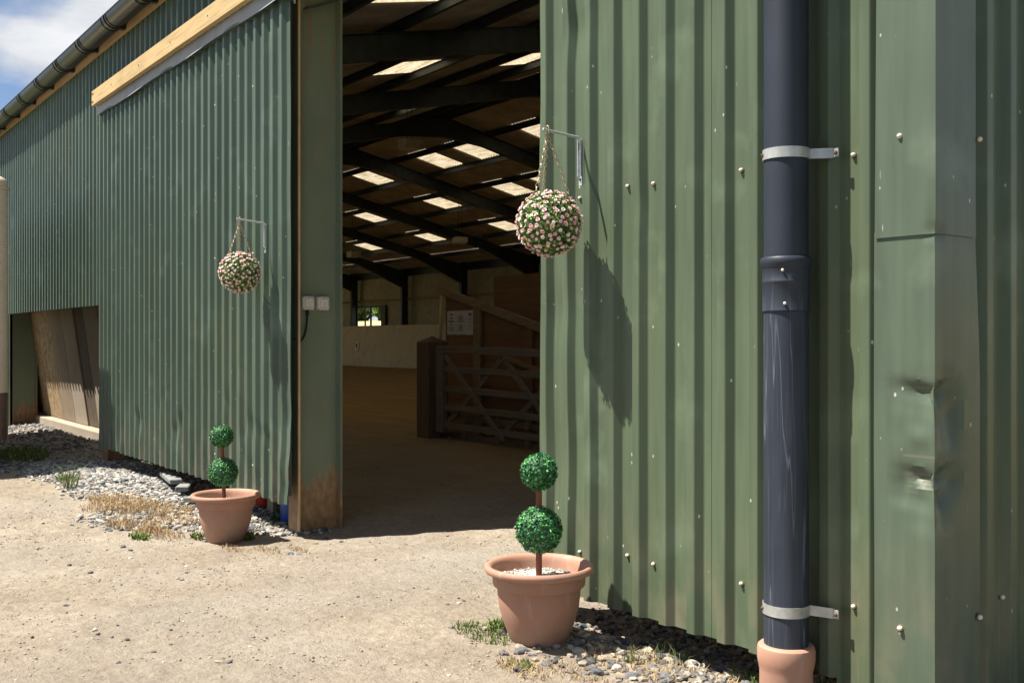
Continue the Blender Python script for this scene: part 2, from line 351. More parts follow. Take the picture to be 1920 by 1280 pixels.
# ---------------------------------------------------------------- mesh helpers
class MB:
    def __init__(s): s.v = []; s.f = []
    def add(s, vs, fs):
        n = len(s.v); s.v += [tuple(x) for x in vs]; s.f += [tuple(i+n for i in f) for f in fs]; return s
    def box(s, a, b):
        (x0, y0, z0), (x1, y1, z1) = a, b
        x0, x1 = sorted((x0, x1)); y0, y1 = sorted((y0, y1)); z0, z1 = sorted((z0, z1))
        return s.add([(x0, y0, z0), (x1, y0, z0), (x1, y1, z0), (x0, y1, z0), (x0, y0, z1), (x1, y0, z1), (x1, y1, z1), (x0, y1, z1)],
                     [(0, 3, 2, 1), (4, 5, 6, 7), (0, 1, 5, 4), (1, 2, 6, 5), (2, 3, 7, 6), (3, 0, 4, 7)])
    def bar(s, p, q, wd, ht, up=(0, 0, 1)):
        p, q, up = Vector(p), Vector(q), Vector(up); d = (q-p).normalized()
        a = d.cross(up)
        if a.length < 1e-4: a = d.cross(Vector((1, 0, 0)))
        a.normalize(); c = a.cross(d).normalized(); a *= wd/2; c *= ht/2
        vs = [p-a-c, p+a-c, p+a+c, p-a+c, q-a-c, q+a-c, q+a+c, q-a+c]
        return s.add(vs, [(0, 1, 2, 3)[::-1], (4, 5, 6, 7), (0, 1, 5, 4), (1, 2, 6, 5), (2, 3, 7, 6), (3, 0, 4, 7)])
    def tube(s, pts, r, n=8, caps=True):
        pts = [Vector(p) for p in pts]; rs = r if isinstance(r, (list, tuple)) else [r]*len(pts)
        rings = []; prev = None
        for i, p in enumerate(pts):
            d = (pts[min(i+1, len(pts)-1)]-pts[max(i-1, 0)]).normalized()
            a = d.orthogonal().normalized() if prev is None else (prev-d*prev.dot(d)).normalized()
            prev = a; b = d.cross(a)
            rings.append([p+(a*math.cos(2*math.pi*k/n)+b*math.sin(2*math.pi*k/n))*rs[i] for k in range(n)])
        vs = [v for r_ in rings for v in r_]; fs = []
        for i in range(len(pts)-1):
            for k in range(n): fs.append((i*n+k, i*n+(k+1) % n, (i+1)*n+(k+1) % n, (i+1)*n+k))
        if caps: fs.append(tuple(range(n))[::-1]); fs.append(tuple((len(pts)-1)*n+k for k in range(n)))
        return s.add(vs, fs)
    def lathe(s, prof, c, n=48, cap=True):
        vs = []; fs = []
        for r_, z in prof:
            for k in range(n):
                a = 2*math.pi*k/n; vs.append((c[0]+r_*math.cos(a), c[1]+r_*math.sin(a), c[2]+z))
        for i in range(len(prof)-1):
            for k in range(n): fs.append((i*n+k, i*n+(k+1) % n, (i+1)*n+(k+1) % n, (i+1)*n+k))
        if cap: fs.append(tuple(range(n))[::-1]); fs.append(tuple((len(prof)-1)*n+k for k in range(n)))
        return s.add(vs, fs)
    def sphere(s, c, r, nu=12, nv=8, sz=1.0):
        vs = [(c[0], c[1], c[2]-r*sz)]; fs = []
        for j in range(1, nv):
            t = -math.pi/2+math.pi*j/nv
            for k in range(nu):
                a = 2*math.pi*k/nu; vs.append((c[0]+r*math.cos(t)*math.cos(a), c[1]+r*math.cos(t)*math.sin(a), c[2]+r*sz*math.sin(t)))
        vs.append((c[0], c[1], c[2]+r*sz)); top = len(vs)-1
        for k in range(nu): fs.append((0, 1+(k+1) % nu, 1+k)); fs.append((top, top-nu+k, top-nu+(k+1) % nu))
        for j in range(nv-2):
            for k in range(nu): a = 1+j*nu; fs.append((a+k, a+(k+1) % nu, a+nu+(k+1) % nu, a+nu+k))
        return s.add(vs, fs)

def root_of(p):
    while p is not None and p.parent is not None: p = p.parent
    return p
def link(name, me, parent=None):
    o = bpy.data.objects.new(name, me); COL.objects.link(o)
    if parent is not None: o.parent = parent
    return o
def build(name, mb, m, parent=None, smooth=0, bevel=0, mats=None, midx=None):
    """world-space geometry; a child's vertices are stored relative to the thing's base"""
    v = np.array(mb.v, dtype=float)
    r = root_of(parent)
    if r is not None: v = v - np.array(r.location)
    me = bpy.data.meshes.new(name); me.from_pydata(v.tolist(), [], mb.f); me.update()
    for mm in (mats or [m]): me.materials.append(mm)
    if midx is not None: me.polygons.foreach_set('material_index', midx)
    if bevel:
        bm = bmesh.new(); bm.from_mesh(me)
        bmesh.ops.bevel(bm, geom=bm.edges[:], offset=bevel, segments=1, affect='EDGES', profile=.5, clamp_overlap=True); bm.to_mesh(me); bm.free()
    if smooth:
        me.polygons.foreach_set('use_smooth', [True]*len(me.polygons)); me.set_sharp_from_angle(angle=R(smooth))
    return link(name, me, parent)
def big(name, V, F, m, parent=None, tone=None, smooth=False, mats=None, midx=None):
    me = bpy.data.meshes.new(name); V = np.asarray(V, dtype=np.float32); F = np.asarray(F, dtype=np.int32)
    r = root_of(parent)
    if r is not None: V = V - np.array(r.location, dtype=np.float32)
    k = F.shape[1]
    me.vertices.add(len(V)); me.vertices.foreach_set('co', V.ravel())
    me.loops.add(F.size); me.loops.foreach_set('vertex_index', F.ravel())
    me.polygons.add(len(F)); me.polygons.foreach_set('loop_start', np.arange(len(F), dtype=np.int32)*k)
    for mm in (mats or [m]): me.materials.append(mm)
    if midx is not None: me.polygons.foreach_set('material_index', np.asarray(midx, dtype=np.int32))
    me.polygons.foreach_set('use_smooth', np.full(len(F), smooth))
    if tone is not None:
        a = me.attributes.new('tone', 'FLOAT', 'POINT'); a.data.foreach_set('value', np.asarray(tone, dtype=np.float32))
    me.update(calc_edges=True); me.validate()
    return link(name, me, parent)
def tag(o, label=None, cat=None, group=None, kind=None):
    if label: o['label'] = label
    if cat: o['category'] = cat
    if group: o['group'] = group
    if kind: o['kind'] = kind
    return o
def thing(name, label, cat, loc, group=None):
    o = bpy.data.objects.new(name, None); COL.objects.link(o); o.location = loc; o.empty_display_size = .2
    return tag(o, label, cat, group)
bpy.context.view_layer.update()

# pixel of the 1920 x 1280 photograph -> a point on the ground, used only while laying things out
FW = np.array([-.80111, .59852, 0]); RT = np.array([.59852, .80111, 0]); CP = np.array([0, -3.3, 1.4])
def ray(x, y): return FW+RT*(x-960)/1900+np.array([0, 0, (636-y)/1900])
def gp(x, y, z=-.08):
    r = ray(x, y); t = (z-1.4)/r[2]; return CP+r*t

# ---------------------------------------------------------------- ground
def sstep(a, b, x):
    t = max(0., min(1., (x-a)/(b-a))); return t*t*(3-2*t)
def gz0(x, y):
    z = -.09*sstep(-3.9, -7.4, x)
    z -= .055*math.exp(-((y-.35)/.55)**2)*sstep(-5.5, -7.0, x)*sstep(-8.6, -7.6, x)
    # gravel heaped against the left door and in the low opening
    z += .05*math.exp(-((y+.35)/.30)**2)*sstep(-8.9, -9.8, x)*sstep(-13.2, -11.9, x)
    z += .10*sstep(-.6, .5, y)*sstep(-12.8, -14.5, x)*sstep(-30, -19, x)*sstep(1.2, .7, y)
    z -= .045*sstep(-.22, .03, y)*sstep(1.0, .4, y)*sstep(-4.2, -3.7, x)*sstep(-.6, -1.2, x)
    return z
def gz(x, y):
    d = min(1., 12/(abs(x+6)+abs(y)+.1))
    n = noise.noise((x*.8, y*.8, 0))*.022+noise.noise((x*2.7, y*2.7, 3))*.010+noise.noise((x*8, y*8, 7))*.005
    return gz0(x, y)+n*d
def axis(lo, f0, f1, hi, step, n):
    a = np.arange(f0, f1+1e-6, step); l = f0-np.geomspace(step*2, f0-lo, n)[::-1]; h = f1+np.geomspace(step*2, hi-f1, n)
    return np.concatenate([l, a, h])
gx = axis(-700, -13.5, -1.2, 700, .038, 34); gy = axis(-700, -3.6, 2.4, 700, .038, 40)
nx, ny = len(gx), len(gy)
V = np.zeros((ny, nx, 3), dtype=np.float32); V[:, :, 0] = gx[None, :]; V[:, :, 1] = gy[:, None]
for j in range(ny):
    yj = float(gy[j])
    for i in range(nx): 
        xi = float(gx[i])
        z = gz(xi, yj) if (-70 < xi < 20 and -30 < yj < 60) else gz0(xi, yj)
        if -13.5 < xi < -1.2 and -3.6 < yj < 2.4: z += noise.noise((xi*6, yj*9, 4))*.008+noise.noise((xi*24, yj*24, 1))*.0045
        V[j, i, 2] = z
idx = np.arange(nx*ny).reshape(ny, nx)
F = np.stack([idx[:-1, :-1], idx[:-1, 1:], idx[1:, 1:], idx[1:, :-1]], -1).reshape(-1, 4)
ground = big('ground', V.reshape(-1, 3), F, M['ground'], smooth=True); tag(ground, 'dry tan earth yard running into the sandy riding arena', kind='structure')

# field and trees seen through the far window
mb = MB(); hv = []
for i in range(41):
    for j in range(8):
        x = -420+i*12; y = 34+j*9; hv.append((x, y, -1.0+6.2*sstep(0, 7, j)+noise.noise((x*.05, y*.05, 0))*.4))
mb.add(hv, [(i*8+j, (i+1)*8+j, (i+1)*8+j+1, i*8+j+1) for i in range(40) for j in range(7)])
tag(build('hill', mb, M['hill'], smooth=60), 'dry pale field rising behind the barn', kind='structure')

# ---------------------------------------------------------------- the barn
PIT = .172; DEP = .033
XL, XR, YB = -59.0, -1.95, 24.7          # end wall, near corner, back wall
EZ, TA, YM = 5.1, .222, 12.35             # eaves height, roof slope, ridge
def roofz(y): return EZ+TA*(y if y < YM else 2*YM-y)
barn = thing('riding_barn', 'long green corrugated metal riding barn with open doorway and rusting steel column', 'barn', (-7.4, .2, -.1))
# profile over one pitch, as (offset, depth) from the end of a crown: flank falling away, valley, flank, crown
e_ = .0022
PROF = [(-e_, 1), (e_, .92), (.0285-e_, .09), (.0285+e_, 0), (.100-e_, 0), (.100+e_, .08), (.1285-e_, .92), (.1285+e_, 1)]
PH = -4.083
def prof_pts(x0, x1):
    k0 = math.floor((x0-PH)/PIT)-1; pts = []
    for k in range(k0, k0+int((x1-x0)/PIT)+4):
        for o, d in PROF: pts.append((PH+k*PIT+o, d*DEP))
    pts.sort()
    def at(x):
        for (a, da), (b, db) in zip(pts, pts[1:]):
            if a <= x <= b: return da+(db-da)*(x-a)/(b-a)
        return 0
    return [(x0, at(x0))]+[p for p in pts if x0+1e-4 < p[0] < x1-1e-4]+[(x1, at(x1))]
def sheet_mesh(mb, x0, x1, z0, z1, y, fn, dz=None, ztop=None, thick=.0022):
    P = prof_pts(x0, x1); n = len(P); rows = max(2, int((z1-z0)/dz)+1) if dz else 2
    vs = []
    for back in (0, 1):
        for r_ in range(rows):
            for x, d in P:
                zt = ztop(x) if ztop else z1
                z = z0+(zt-z0)*r_/(rows-1)
                vs.append(fn(x, y-d+back*thick, z))
    fs = []; o = rows*n
    for r_ in range(rows-1):
        for i in range(n-1):
            a = r_*n+i; fs.append((a, a+1, a+n+1, a+n)); fs.append((o+a, o+a+n, o+a+n+1, o+a+1))
    for i in range(n-1):
        fs.append((i, o+i, o+i+1, i+1)); a = (rows-1)*n+i; fs.append((a, a+1, o+a+1, o+a))
    for r_ in range(rows-1):
        a = r_*n; fs.append((a, a+n, o+a+n, o+a)); a = r_*n+n-1; fs.append((a, o+a, o+a+n, a+n))
    mb.add(vs, fs)
def ident(x, y, z): return (x, y, z)
SW = 6*PIT
def sheets(name, x0, x1, z0, z1, y, m, parent, fn=ident, dz=None, ztop=None, jit=.0016):
    res = []; k = math.floor((x0-PH-.07)/SW); i = 0
    while True:
        a = max(x0, PH+.07+k*SW); b = min(x1, PH+.07+(k+1)*SW)
        if a >= x1-1e-3: break
        if b-a > .01:
            mb = MB(); sheet_mesh(mb, a, b, z0, z1, y-(i % 2)*jit, fn, dz, ztop)
            res.append(build(name, mb, m, parent, smooth=11))
        k += 1; i += 1
    return res
# portal frames: columns at both eaves and a rafter pair
FX = [-2.25, -7.47]+[-12.87-5.63*k for k in range(9)]
def ibeam(mb, p, q, depth0, depth1, up, wd=.17, tf=.014, tw=.009, hang=True):
    """I section from p to q; top flange follows p-q, the web hangs by depth0..depth1 against 'up'"""
    p, q, up = Vector(p), Vector(q), Vector(up); d = (q-p).normalized(); a = d.cross(up).normalized()
    for (o0, o1, hw, th) in ((0, 0, wd/2, tf), (depth0, depth1, wd/2, tf)):
        P, Q = p-up*o0, q-up*o1
        mb.add([P-a*hw, P+a*hw, P+a*hw-up*th, P-a*hw-up*th, Q-a*hw, Q+a*hw, Q+a*hw-up*th, Q-a*hw-up*th],
               [(0, 1, 2, 3), (7, 6, 5, 4), (0, 4, 5, 1), (1, 5, 6, 2), (2, 6, 7, 3), (3, 7, 4, 0)])
    P, Q, P2, Q2 = p-up*tf, q-up*tf, p-up*depth0, q-up*depth1; hw = tw/2
    mb.add([P-a*hw, P+a*hw, P2+a*hw, P2-a*hw, Q-a*hw, Q+a*hw, Q2+a*hw, Q2-a*hw], [(0, 1, 2, 3), (7, 6, 5, 4), (0, 4, 5, 1), (1, 5, 6, 2), (2, 6, 7, 3), (3, 7, 4, 0)])
up = Vector((0, 0, 1))
PUR = .16
for k, x in enumerate(FX):
    fm = MB()
    for s in (0, 1):
        Y = (lambda y: y) if s == 0 else (lambda y: 2*YM-y)
        z = lambda y: roofz(y)-PUR
        a, h, c, r_ = .2, 3.0, YM-1.3, YM
        ibeam(fm, (x, Y(a), z(a)), (x, Y(h), z(h)), .95, .38, up)
        ibeam(fm, (x, Y(h), z(h)), (x, Y(c), z(c)), .38, .38, up)
        ibeam(fm, (x, Y(c), z(c)), (x, Y(r_), z(r_)), .38, .56, up)
    fo = build('portal_frame', fm, M['darksteel'], barn)
    for s in (0, 1):
        y0, y1 = (.12, .50) if s == 0 else (YB-.50, YB-.12)
        cm = MB(); zt = roofz(.3)-.02; wd = .19; zb = -.35
        cm.box((x-wd/2, y0, zb), (x+wd/2, y0+.015, zt)); cm.box((x-wd/2, y1-.015, zb), (x+wd/2, y1, zt)); cm.box((x-.006, y0+.015, zb), (x+.006, y1-.015, zt))
        co = build('column', cm, M['column'] if s == 0 else M['darksteel'], fo)
        if k == 1 and s == 0:
            co['label'] = 'green steel column with rusty foot beside the doorway'
            em = MB(); em.box((x+wd/2-.014, y0-.004, zb), (x+wd/2+.003, y0+.012, 4.1)); build('sunlit_flange_edge', em, M['frameedge'], fo)  # tan lip paints the sunlit strip of the worn flange edge
# purlins
PD = [.12, 1.6, 3.1, 4.6, 6.1, 7.6, 9.1, 10.6, 12.1]
PDN = [.12, .92, 2.35, 3.8, 5.2, 6.65, 8.1, 9.55, 11.0, 12.1]
for s in (-1, 1):
    for d in (PDN if s < 0 else PD):
        y = YM+s*d; z = roofz(y)-.012
        mb = MB(); mb.box((XL+.1, y-.004, z-.15), (XR-.1, y+.004, z)); mb.box((XL+.1, y-.06 if s < 0 else y, z-.156), (XR-.1, y if s < 0 else y+.06, z-.15)); mb.box((XL+.1, y-.05, z), (XR-.1, y+.05, z+.006))
        build('purlin', mb, M['darksteel'], barn)
# roof sheets and skylights
def corr(mb, x0, x1, ya, yb):
    n = max(2, int(round((x1-x0)/.0365))); vs = []
    for y in (ya, yb):
        for i in range(n+1):
            x = x0+(x1-x0)*i/n; vs.append((x, y, roofz(y)+.03+.024*(1 if (int(round(x/.0365)) % 4) in (0,) else -1 if int(round(x/.0365)) % 4 == 2 else 0)))
    mb.add(vs, [(i, i+1, n+2+i, n+1+i) for i in range(n)])
bays = [(XL-.1, FX[-1])]+[(FX[i+1], FX[i]) for i in range(len(FX)-2, 0, -1)]+[(FX[1], XR+.12)]
bands_near = [(-.1, .92), (.92, 2.35), (2.35, 3.8), (3.8, 5.2), (5.2, 6.65), (6.65, 8.1), (8.1, 9.55), (9.55, 11.0), (11.0, YM+.03)]
bands = [(-.1, 1.6), (1.6, 3.1), (3.1, 4.6), (4.6, 6.1), (6.1, 7.6), (7.6, 9.1), (9.1, 10.6), (10.6, YM+.03)]
SKY_FAR = [-56.0, -50.4, -44.8, -39.1, -33.4, -28.9, -26.7, -23.2, -21.0, -17.3, -15.1, -11.7, -9.5, -5.8]
SKY_NEAR = [-55.6, -50.0, -44.4, -38.8, -33.1, -27.9, -22.7, -17.3, -11.8, -5.9]
def sky_offsets(a, b, s): return [x-a for x in (SKY_FAR if s > 0 else SKY_NEAR) if a+.2 < x < b-1.4]
for (a, b) in bays:
    for s in (-1, 1):
        for bi, (d0, d1) in enumerate(bands_near if s < 0 else bands):
            da, db = max(d0, 0), d1
            ya, yb = YM+s*da, YM+s*db
            segs = []; x = a
            if s < 0 and (bi == 8 or (bi == 7 and b < -13)) and b-a > 4:
                for q in range(4):                       # added rooflight strip along the front eaves, out of view, to brighten the arena
                    o = .35+q*1.3; segs.append((x, a+o, 0)); segs.append((a+o, a+o+1.15, 1)); x = a+o+1.15
            elif bi in ((2, 4, 6) if s < 0 else (1, 3, 5)) and b-a > 4:
                for o in sky_offsets(a, b, s):
                    segs.append((x, a+o, 0)); segs.append((a+o, a+o+1.15, 1)); x = a+o+1.15
            segs.append((x, b, 0))
            for (p, q, isky) in segs:
                if q-p < .05: continue
                mb = MB(); corr(mb, p, q, ya+(0 if bi == 0 or isky else -s*.04), yb)
                build('skylight_sheet' if isky else 'roof_sheet', mb, M['skylight'] if isky else M['roof'], barn)
# front wall
DX0, DX1 = -12.57, -7.26                  # left sliding door
OX0, OX1 = -12.57, -18.25                 # low opening
sheets('cladding_sheet', XL, -18.3, -.35, 4.95, .06, M['green_left'], barn)
upper = sheets('cladding_sheet', -18.3, -12.3, 1.815, 4.95, .06, M['green_left'], barn, dz=.3)
sheets('cladding_sheet', -12.3, -7.3, 4.0, 4.95, .06, M['green_left'], barn)
sheets('cladding_sheet', -7.3, -4.0, 4.06, 4.95, .06, M['green'], barn)
# inner lining of the front wall above the low opening keeps the eaves closed
def warp_left(x, y, z):
    e = sstep(DX1-.30, DX1, x)
    y2 = y - .005*e*noise.noise((z*1.3, 2, 0)) - .030*e*sstep(.9, .2, z)*(.6+noise.noise((z*4, 0, 5)))
    low = sstep(1.05, .55, z)*sstep(.30, .6, z)
    y2 += .030*low*max(0, noise.noise((x*2.4, z*3.5, 9))-.2)*1.6
    y2 += .004*sstep(.9, .2, z)*noise.noise((x*4.5, z*6, 2))
    x2 = x + .008*e*noise.noise((z*1.7, 8, 1)) - .016*e*sstep(.7, .15, z)*abs(noise.noise((z*3, 1, 1)))
    z2 = z - .012*sstep(.25, .13, z)*noise.noise((x*3, 0, 4))
    return (x2, y2, z2)
lf = MB()
for zz in (.22, 2.1, 4.0): lf.box((DX0+.05, .018, zz-.04), (DX1-.12, .06, zz+.04))
for xx in (DX0+.08, -10.7, -9.0, DX1-.14): lf.box((xx-.03, .020, .18), (xx+.03, .058, 4.04))
ldoor = build('sliding_door', lf, M['darksteel'], barn); ldoor['label'] = 'green corrugated sliding door left of the doorway with dented foot'
sheets('cladding_sheet', DX0, DX1, .128, 4.12, 0, M['green_left'], ldoor, warp_left, .055)
def warp_right(x, y, z):
    e = sstep(-4.0, -4.17, x)
    y2 = y+.016*e*noise.noise((z*1.5, 3, 3))
    for (cx, cz, rr, am) in ((-3.86, 2.95, .09, .018), (-3.98, 1.55, .10, .012), (-3.42, 2.02, .08, .008), (-3.98, .8, .2, .014)):
        d = ((x-cx)**2+((z-cz)*.8)**2)/rr**2
        if d < 4: y2 += am*math.exp(-d)
    y2 += .0015*noise.noise((x*3, z*1.2, 1))
    x2 = x+.006*e*noise.noise((z*2.1, 1, 9))-.03*e*sstep(1.4, .9, z)*sstep(.5, .9, z)
    return (x2, y2, z)
rf = MB()
for zz in (.35, 2.1, 4.0): rf.box((-4.1, .018, zz-.04), (-2.3, .06, zz+.04))
rdoor = build('sliding_door', rf, M['darksteel'], barn); rdoor['label'] = 'green corrugated sliding door right of the doorway behind the drainpipe'
sheets('cladding_sheet', -4.163, -2.335, .118, 4.12, 0, M['green'], rdoor, warp_right, .055)
sheets('cladding_sheet', -2.345, XR-.145, .06, 4.9, .004, M['green'], barn)
# gable wall round the near corner
def gab(x, y, z): return (XR-.012-(y-0.0), x+30.0, z)
def gabx(u, y, z): return (XR-.03-y, u, z)
sheets('cladding_sheet', .17, YB, .0, 5, 0, M['green'], barn, gabx, None, lambda u: roofz(u)+.0)
def endx(u, y, z): return (XL+y, u, z)
for (ea, eb, ez) in ((.03, 6, -.3), (6, 18, 4.3), (18, YB, -.3)):  # added unseen doorway in the end wall lets light into the arena
    sheets('cladding_sheet', ea, eb, ez, 5, 0, M['green'], barn, endx, None, lambda u: roofz(u))
# back wall: outer green sheet above the kickboard, pale inside
def backf(x, y, z): return (x, YB+.06-y, z)
WX0, WX1 = -52.5, -49.55
for (a, b, z0, z1) in ((XL, WX0, -.3, 5.2), (WX1, XR, -.3, 5.2), (WX0, WX1, 3.28, 5.2), (WX0, WX1, -.3, 2.1)):
    sheets('liner_sheet', a, b, z0, z1, 0, M['inner'], barn, backf)
mb = MB(); mb.box((XL+.2, YB-.14, 3.50), (XR-.2, YB-.02, 3.60)); build('wall_rail', mb, M['fascia'], barn)
mb = MB(); mb.box((XL+.2, YB-.16, 4.78), (XR-.2, YB-.01, 5.06)); build('eaves_beam', mb, M['darksteel'], barn)
wf = MB()
for a, b in (((WX0, 2.1), (WX0+.06, 3.28)), ((WX1-.06, 2.1), (WX1, 3.28)), ((WX0, 3.2), (WX1, 3.28)), ((WX0, 2.1), (WX1, 2.18)), ((-51.55, 2.18), (-51.47, 3.2)), ((-50.9, 2.18), (-50.78, 3.2))):
    wf.box((a[0], YB-.04, a[1]), (b[0], YB+.03, b[1]))
wo = build('window', wf, M['darksteel'], barn)
mb = MB(); mb.box((WX1+.05, YB-.12, 2.15), (WX1+.5, YB-.02, 3.3)); build('timber_post', mb, M['darksteel'], barn)
# eaves: fascia, gutter, clips
mb = MB(); mb.box((XL, 0, 4.82), (XR+.02, .028, 5.02)); build('fascia_board', mb, M['fascia'], barn)
def half_round(mb, x0, x1, cy, cz, r0, r1, n=14):
    vs = []; 
    for x in (x0, x1):
        for rr in (r0, r1):
            for k in range(n+1):
                a = math.pi+math.pi*k/n; vs.append((x, cy+rr*math.cos(a), cz+rr*math.sin(a)))
    m_ = n+1; fs = []
    for k in range(n):
        fs.append((k, k+1, 2*m_+k+1, 2*m_+k)); fs.append((m_+k, 3*m_+k, 3*m_+k+1, m_+k+1)); fs.append((k, m_+k, m_+k+1, k+1)); fs.append((2*m_+k, 2*m_+k+1, 3*m_+k+1, 3*m_+k))
    for k in (0, n): fs.append((k, 2*m_+k, 3*m_+k, m_+k))
    mb.add(vs, fs)
GY, GZ, GR = -.125, 4.945, .118
mb = MB(); half_round(mb, XL, XR+.05, GY, GZ, GR, GR-.006)
mb.tube([(XL, GY-GR, GZ), (XR+.05, GY-GR, GZ)], .008, 6)
gut = build('gutter', mb, M['black_plastic'], barn, smooth=40)
x = -6.0
while x > -40:
    mb = MB(); half_round(mb, x-.03, x+.03, GY, GZ, GR+.010, GR+.001); half_round(mb, x-.10, x-.085, GY, GZ, GR+.008, GR+.001); half_round(mb, x+.085, x+.10, GY, GZ, GR+.008, GR+.001)
    mb.box((x-.03, GY+GR*.55, GZ-.11), (x+.03, -.002, GZ-.03))
    build('gutter_union', mb, M['black_plastic'], gut, smooth=40); x -= 1.12
# track cover board and wavy strip above the doors
mb = MB(); mb.box((-12.52, -.125, 4.14), (-2.2, -.075, 4.315)); tb = build('track_board', mb, M['timber'], barn, bevel=.004)
mb = MB()
for zz in (4.18, 4.275):
    for xx in (-12.49, -12.45): mb.tube([(xx, -.131, zz), (xx, -.124, zz)], .010, 6)
for xx in range(-12, -2, 1):
    mb.tube([(xx+.3, -.129, 4.23), (xx+.3, -.124, 4.23)], .008, 6)
build('board_bolts', mb, M['screwstain'], tb)
mb = MB(); n = 220; vs = []
for i in range(n+1):
    x = -12.5+10.2*i/n; wv = .8*math.sin(x*2.9+1.2*math.sin(x*.7))
    for z, y in ((4.15, -.06), (4.08, -.064+.004*wv), (4.03+.012*math.sin(x*2.9+1.2*math.sin(x*.7)+.6), -.066+.014*wv)): vs.append((x, y, z))
mb.add(vs, [(3*i+j, 3*i+3+j, 3*i+4+j, 3*i+1+j) for i in range(n) for j in range(2)])
so_ = build('rubber_strip', mb, M['rail_flash'], tb, smooth=60)
mb = MB(); mb.box((-12.5, -.058, 4.04), (-7.5, .03, 4.14)); build('door_track', mb, M['darksteel'], tb)
# corner flashing, two lengths lapped at 1.77 m
def flashing(z0, z1, off, low):
    mb = MB(); vs = []
    us = [-.238, -.19]+[-.16+.016*k for k in range(10)]+[0]+[.016*k for k in range(1, 11)]+[.19, .225, .262]
    zs = sorted(set([round(z, 3) for z in [-.05, .2, .4, .55]+[.62+.016*k for k in range(52)]+[1.475, 1.6, 1.68]+[1.72+.0125*k for k in range(9)]+[1.9, 2.2, 2.8, 3.6, 4.9] if z0-1e-4 <= z <= z1+1e-4]+[z0, z1]))
    RZ = [.62, .70, .775, .83, .87, .905, .955, 1.00, 1.05, 1.11, 1.165, 1.205, 1.26, 1.33, 1.46]
    LF = [(0, 0, 0), (0, 0, 0), (.003, .007, .001), (.006, .013, .012), (.010, .007, .015), (.016, .024, .010), (.004, .006, .002), (.001, .005, .001), (.002, -.002, .003), (.004, .008, .002), (.010, .014, .006), (.017, .024, .010), (.002, .004, .0), (0, .002, 0), (0, 0, 0)]
    RF = [(0, 0, 0), (0, 0, 0), (.003, .012, .002), (.006, .026, .010), (.010, .020, .022), (.016, .034, .016), (.004, .012, .004), (.001, .010, .012), (.002, .016, .018), (.004, .024, .024), (.010, .026, .014), (.017, .036, .010), (.002, .008, .0), (0, .003, .002), (0, 0, 0)]
    CU = [0, .06, .125, .19]
    def ease(t): return t*t*(3-2*t)
    def dent(u, z):
        '''push into the corner, read from two small tables of hand-set depths'''
        T = LF if u < 0 else RF; q = abs(u); p = 0
        zz = z-.28*(q-.03 if q > .03 else 0)*(1 if u > 0 else .6)
        if RZ[0] < zz < RZ[-1] and q < CU[-1]:
            k = max(n_ for n_ in range(len(RZ)-1) if RZ[n_] <= zz); c = max(n_ for n_ in range(3) if CU[n_] <= q)
            tz = ease((zz-RZ[k])/(RZ[k+1]-RZ[k])); tu = (q-CU[c])/(CU[c+1]-CU[c])
            val = lambda r_, c_: 1.25*T[r_][c_] if c_ < 3 else 0
            p = (val(k, c)*(1-tu)+val(k, c+1)*tu)*(1-tz)+(val(k+1, c)*(1-tu)+val(k+1, c+1)*tu)*tz
        d = abs(z-1.775)
        if d < .045 and q < .06: p += .010*(1-d/.045)*(1-q/.06)
        return p
    for z in zs:
        for u in us:
            x, y = XR+.022+off, -.038-off
            if u < 0: x += u; y += dent(u, z)
            elif u > 0: y += u; x -= dent(u, z)
            else: d = dent(0, z); x -= d*.75; y += d*.75
            if u < -.2: x += .006*noise.noise((0, z*1.1, 3))+.008*max(0, z-1.6)
            if u > .25: y += .034*sstep(1.9, 1.2, z)
            vs.append((x, y, z))
    m_ = len(us); fs = []
    for r_ in range(len(zs)-1):
        for i in range(m_-1):
            a, b, c, d = r_*m_+i, r_*m_+i+1, (r_+1)*m_+i+1, (r_+1)*m_+i
            fs += [(a, b, c), (a, c, d)] if (r_+i) % 2 else [(a, b, d), (b, c, d)]
    mb.add(vs, fs)
    return build('corner_flashing', mb, M['green_flash'], barn, smooth=17)
flashing(-.05, 1.79, 0, True); flashing(1.765, 4.9, .006, False)
# fixing screws with pale caps, shared meshes
mb = MB(); mb.lathe([(.0125, 0), (.0125, .002), (.010, .003)], (0, 0, 0), 10); 
mb2 = MB(); mb2.sphere((0, 0, .007), .0088, 8, 5)
cap_v = [(x, -z, y) for x, y, z in mb.v]+[(x, -z, y) for x, y, z in mb2.v]
cap_f = mb.f+[tuple(i+len(mb.v) for i in f) for f in mb2.f]
scm = bpy.data.meshes.new('screw'); scm.from_pydata(cap_v, [], cap_f); scm.materials.append(M['screwstain']); scm.materials.append(M['screwcap'])
scm.polygons.foreach_set('material_index', [0]*len(mb.f)+[1]*len(mb2.f)); scm.polygons.foreach_set('use_smooth', [True]*len(scm.polygons))
def screw(x, y, z, parent, rz=0, s=1.0):
    o = link('screw', scm, parent); o.location = Vector((x, y, z))-Vector(barn.location); o.rotation_euler = (R(random.uniform(-8, 8)), 0, rz+R(random.uniform(-8, 8))); o.scale = (s,)*3
def valley(k): return PH+k*PIT+.066
for z in (3.49, 2.118, .372):
    for x in np.arange(-12.4, -7.4, .86):
        k = round((x-PH)/PIT); screw(valley(k), 0, z+random.uniform(-.012, .012), ldoor)
for z in (3.6, 2.118, .372):
    for k in (1, 3, 4, 7, 8):
        if z < 3.9: screw(valley(k), -.0, z+random.uniform(-.014, .014)-(.02 if k == 1 else 0), rdoor)
for z in (3.3, 2.09, .40): screw(valley(10)+.02, .004, z, barn)
for z in (4.3, 3.1, 2.1):
    for x in np.arange(-18.0, -12.7, .86):
        k = round((x-PH)/PIT); screw(valley(k), .06, z, barn)
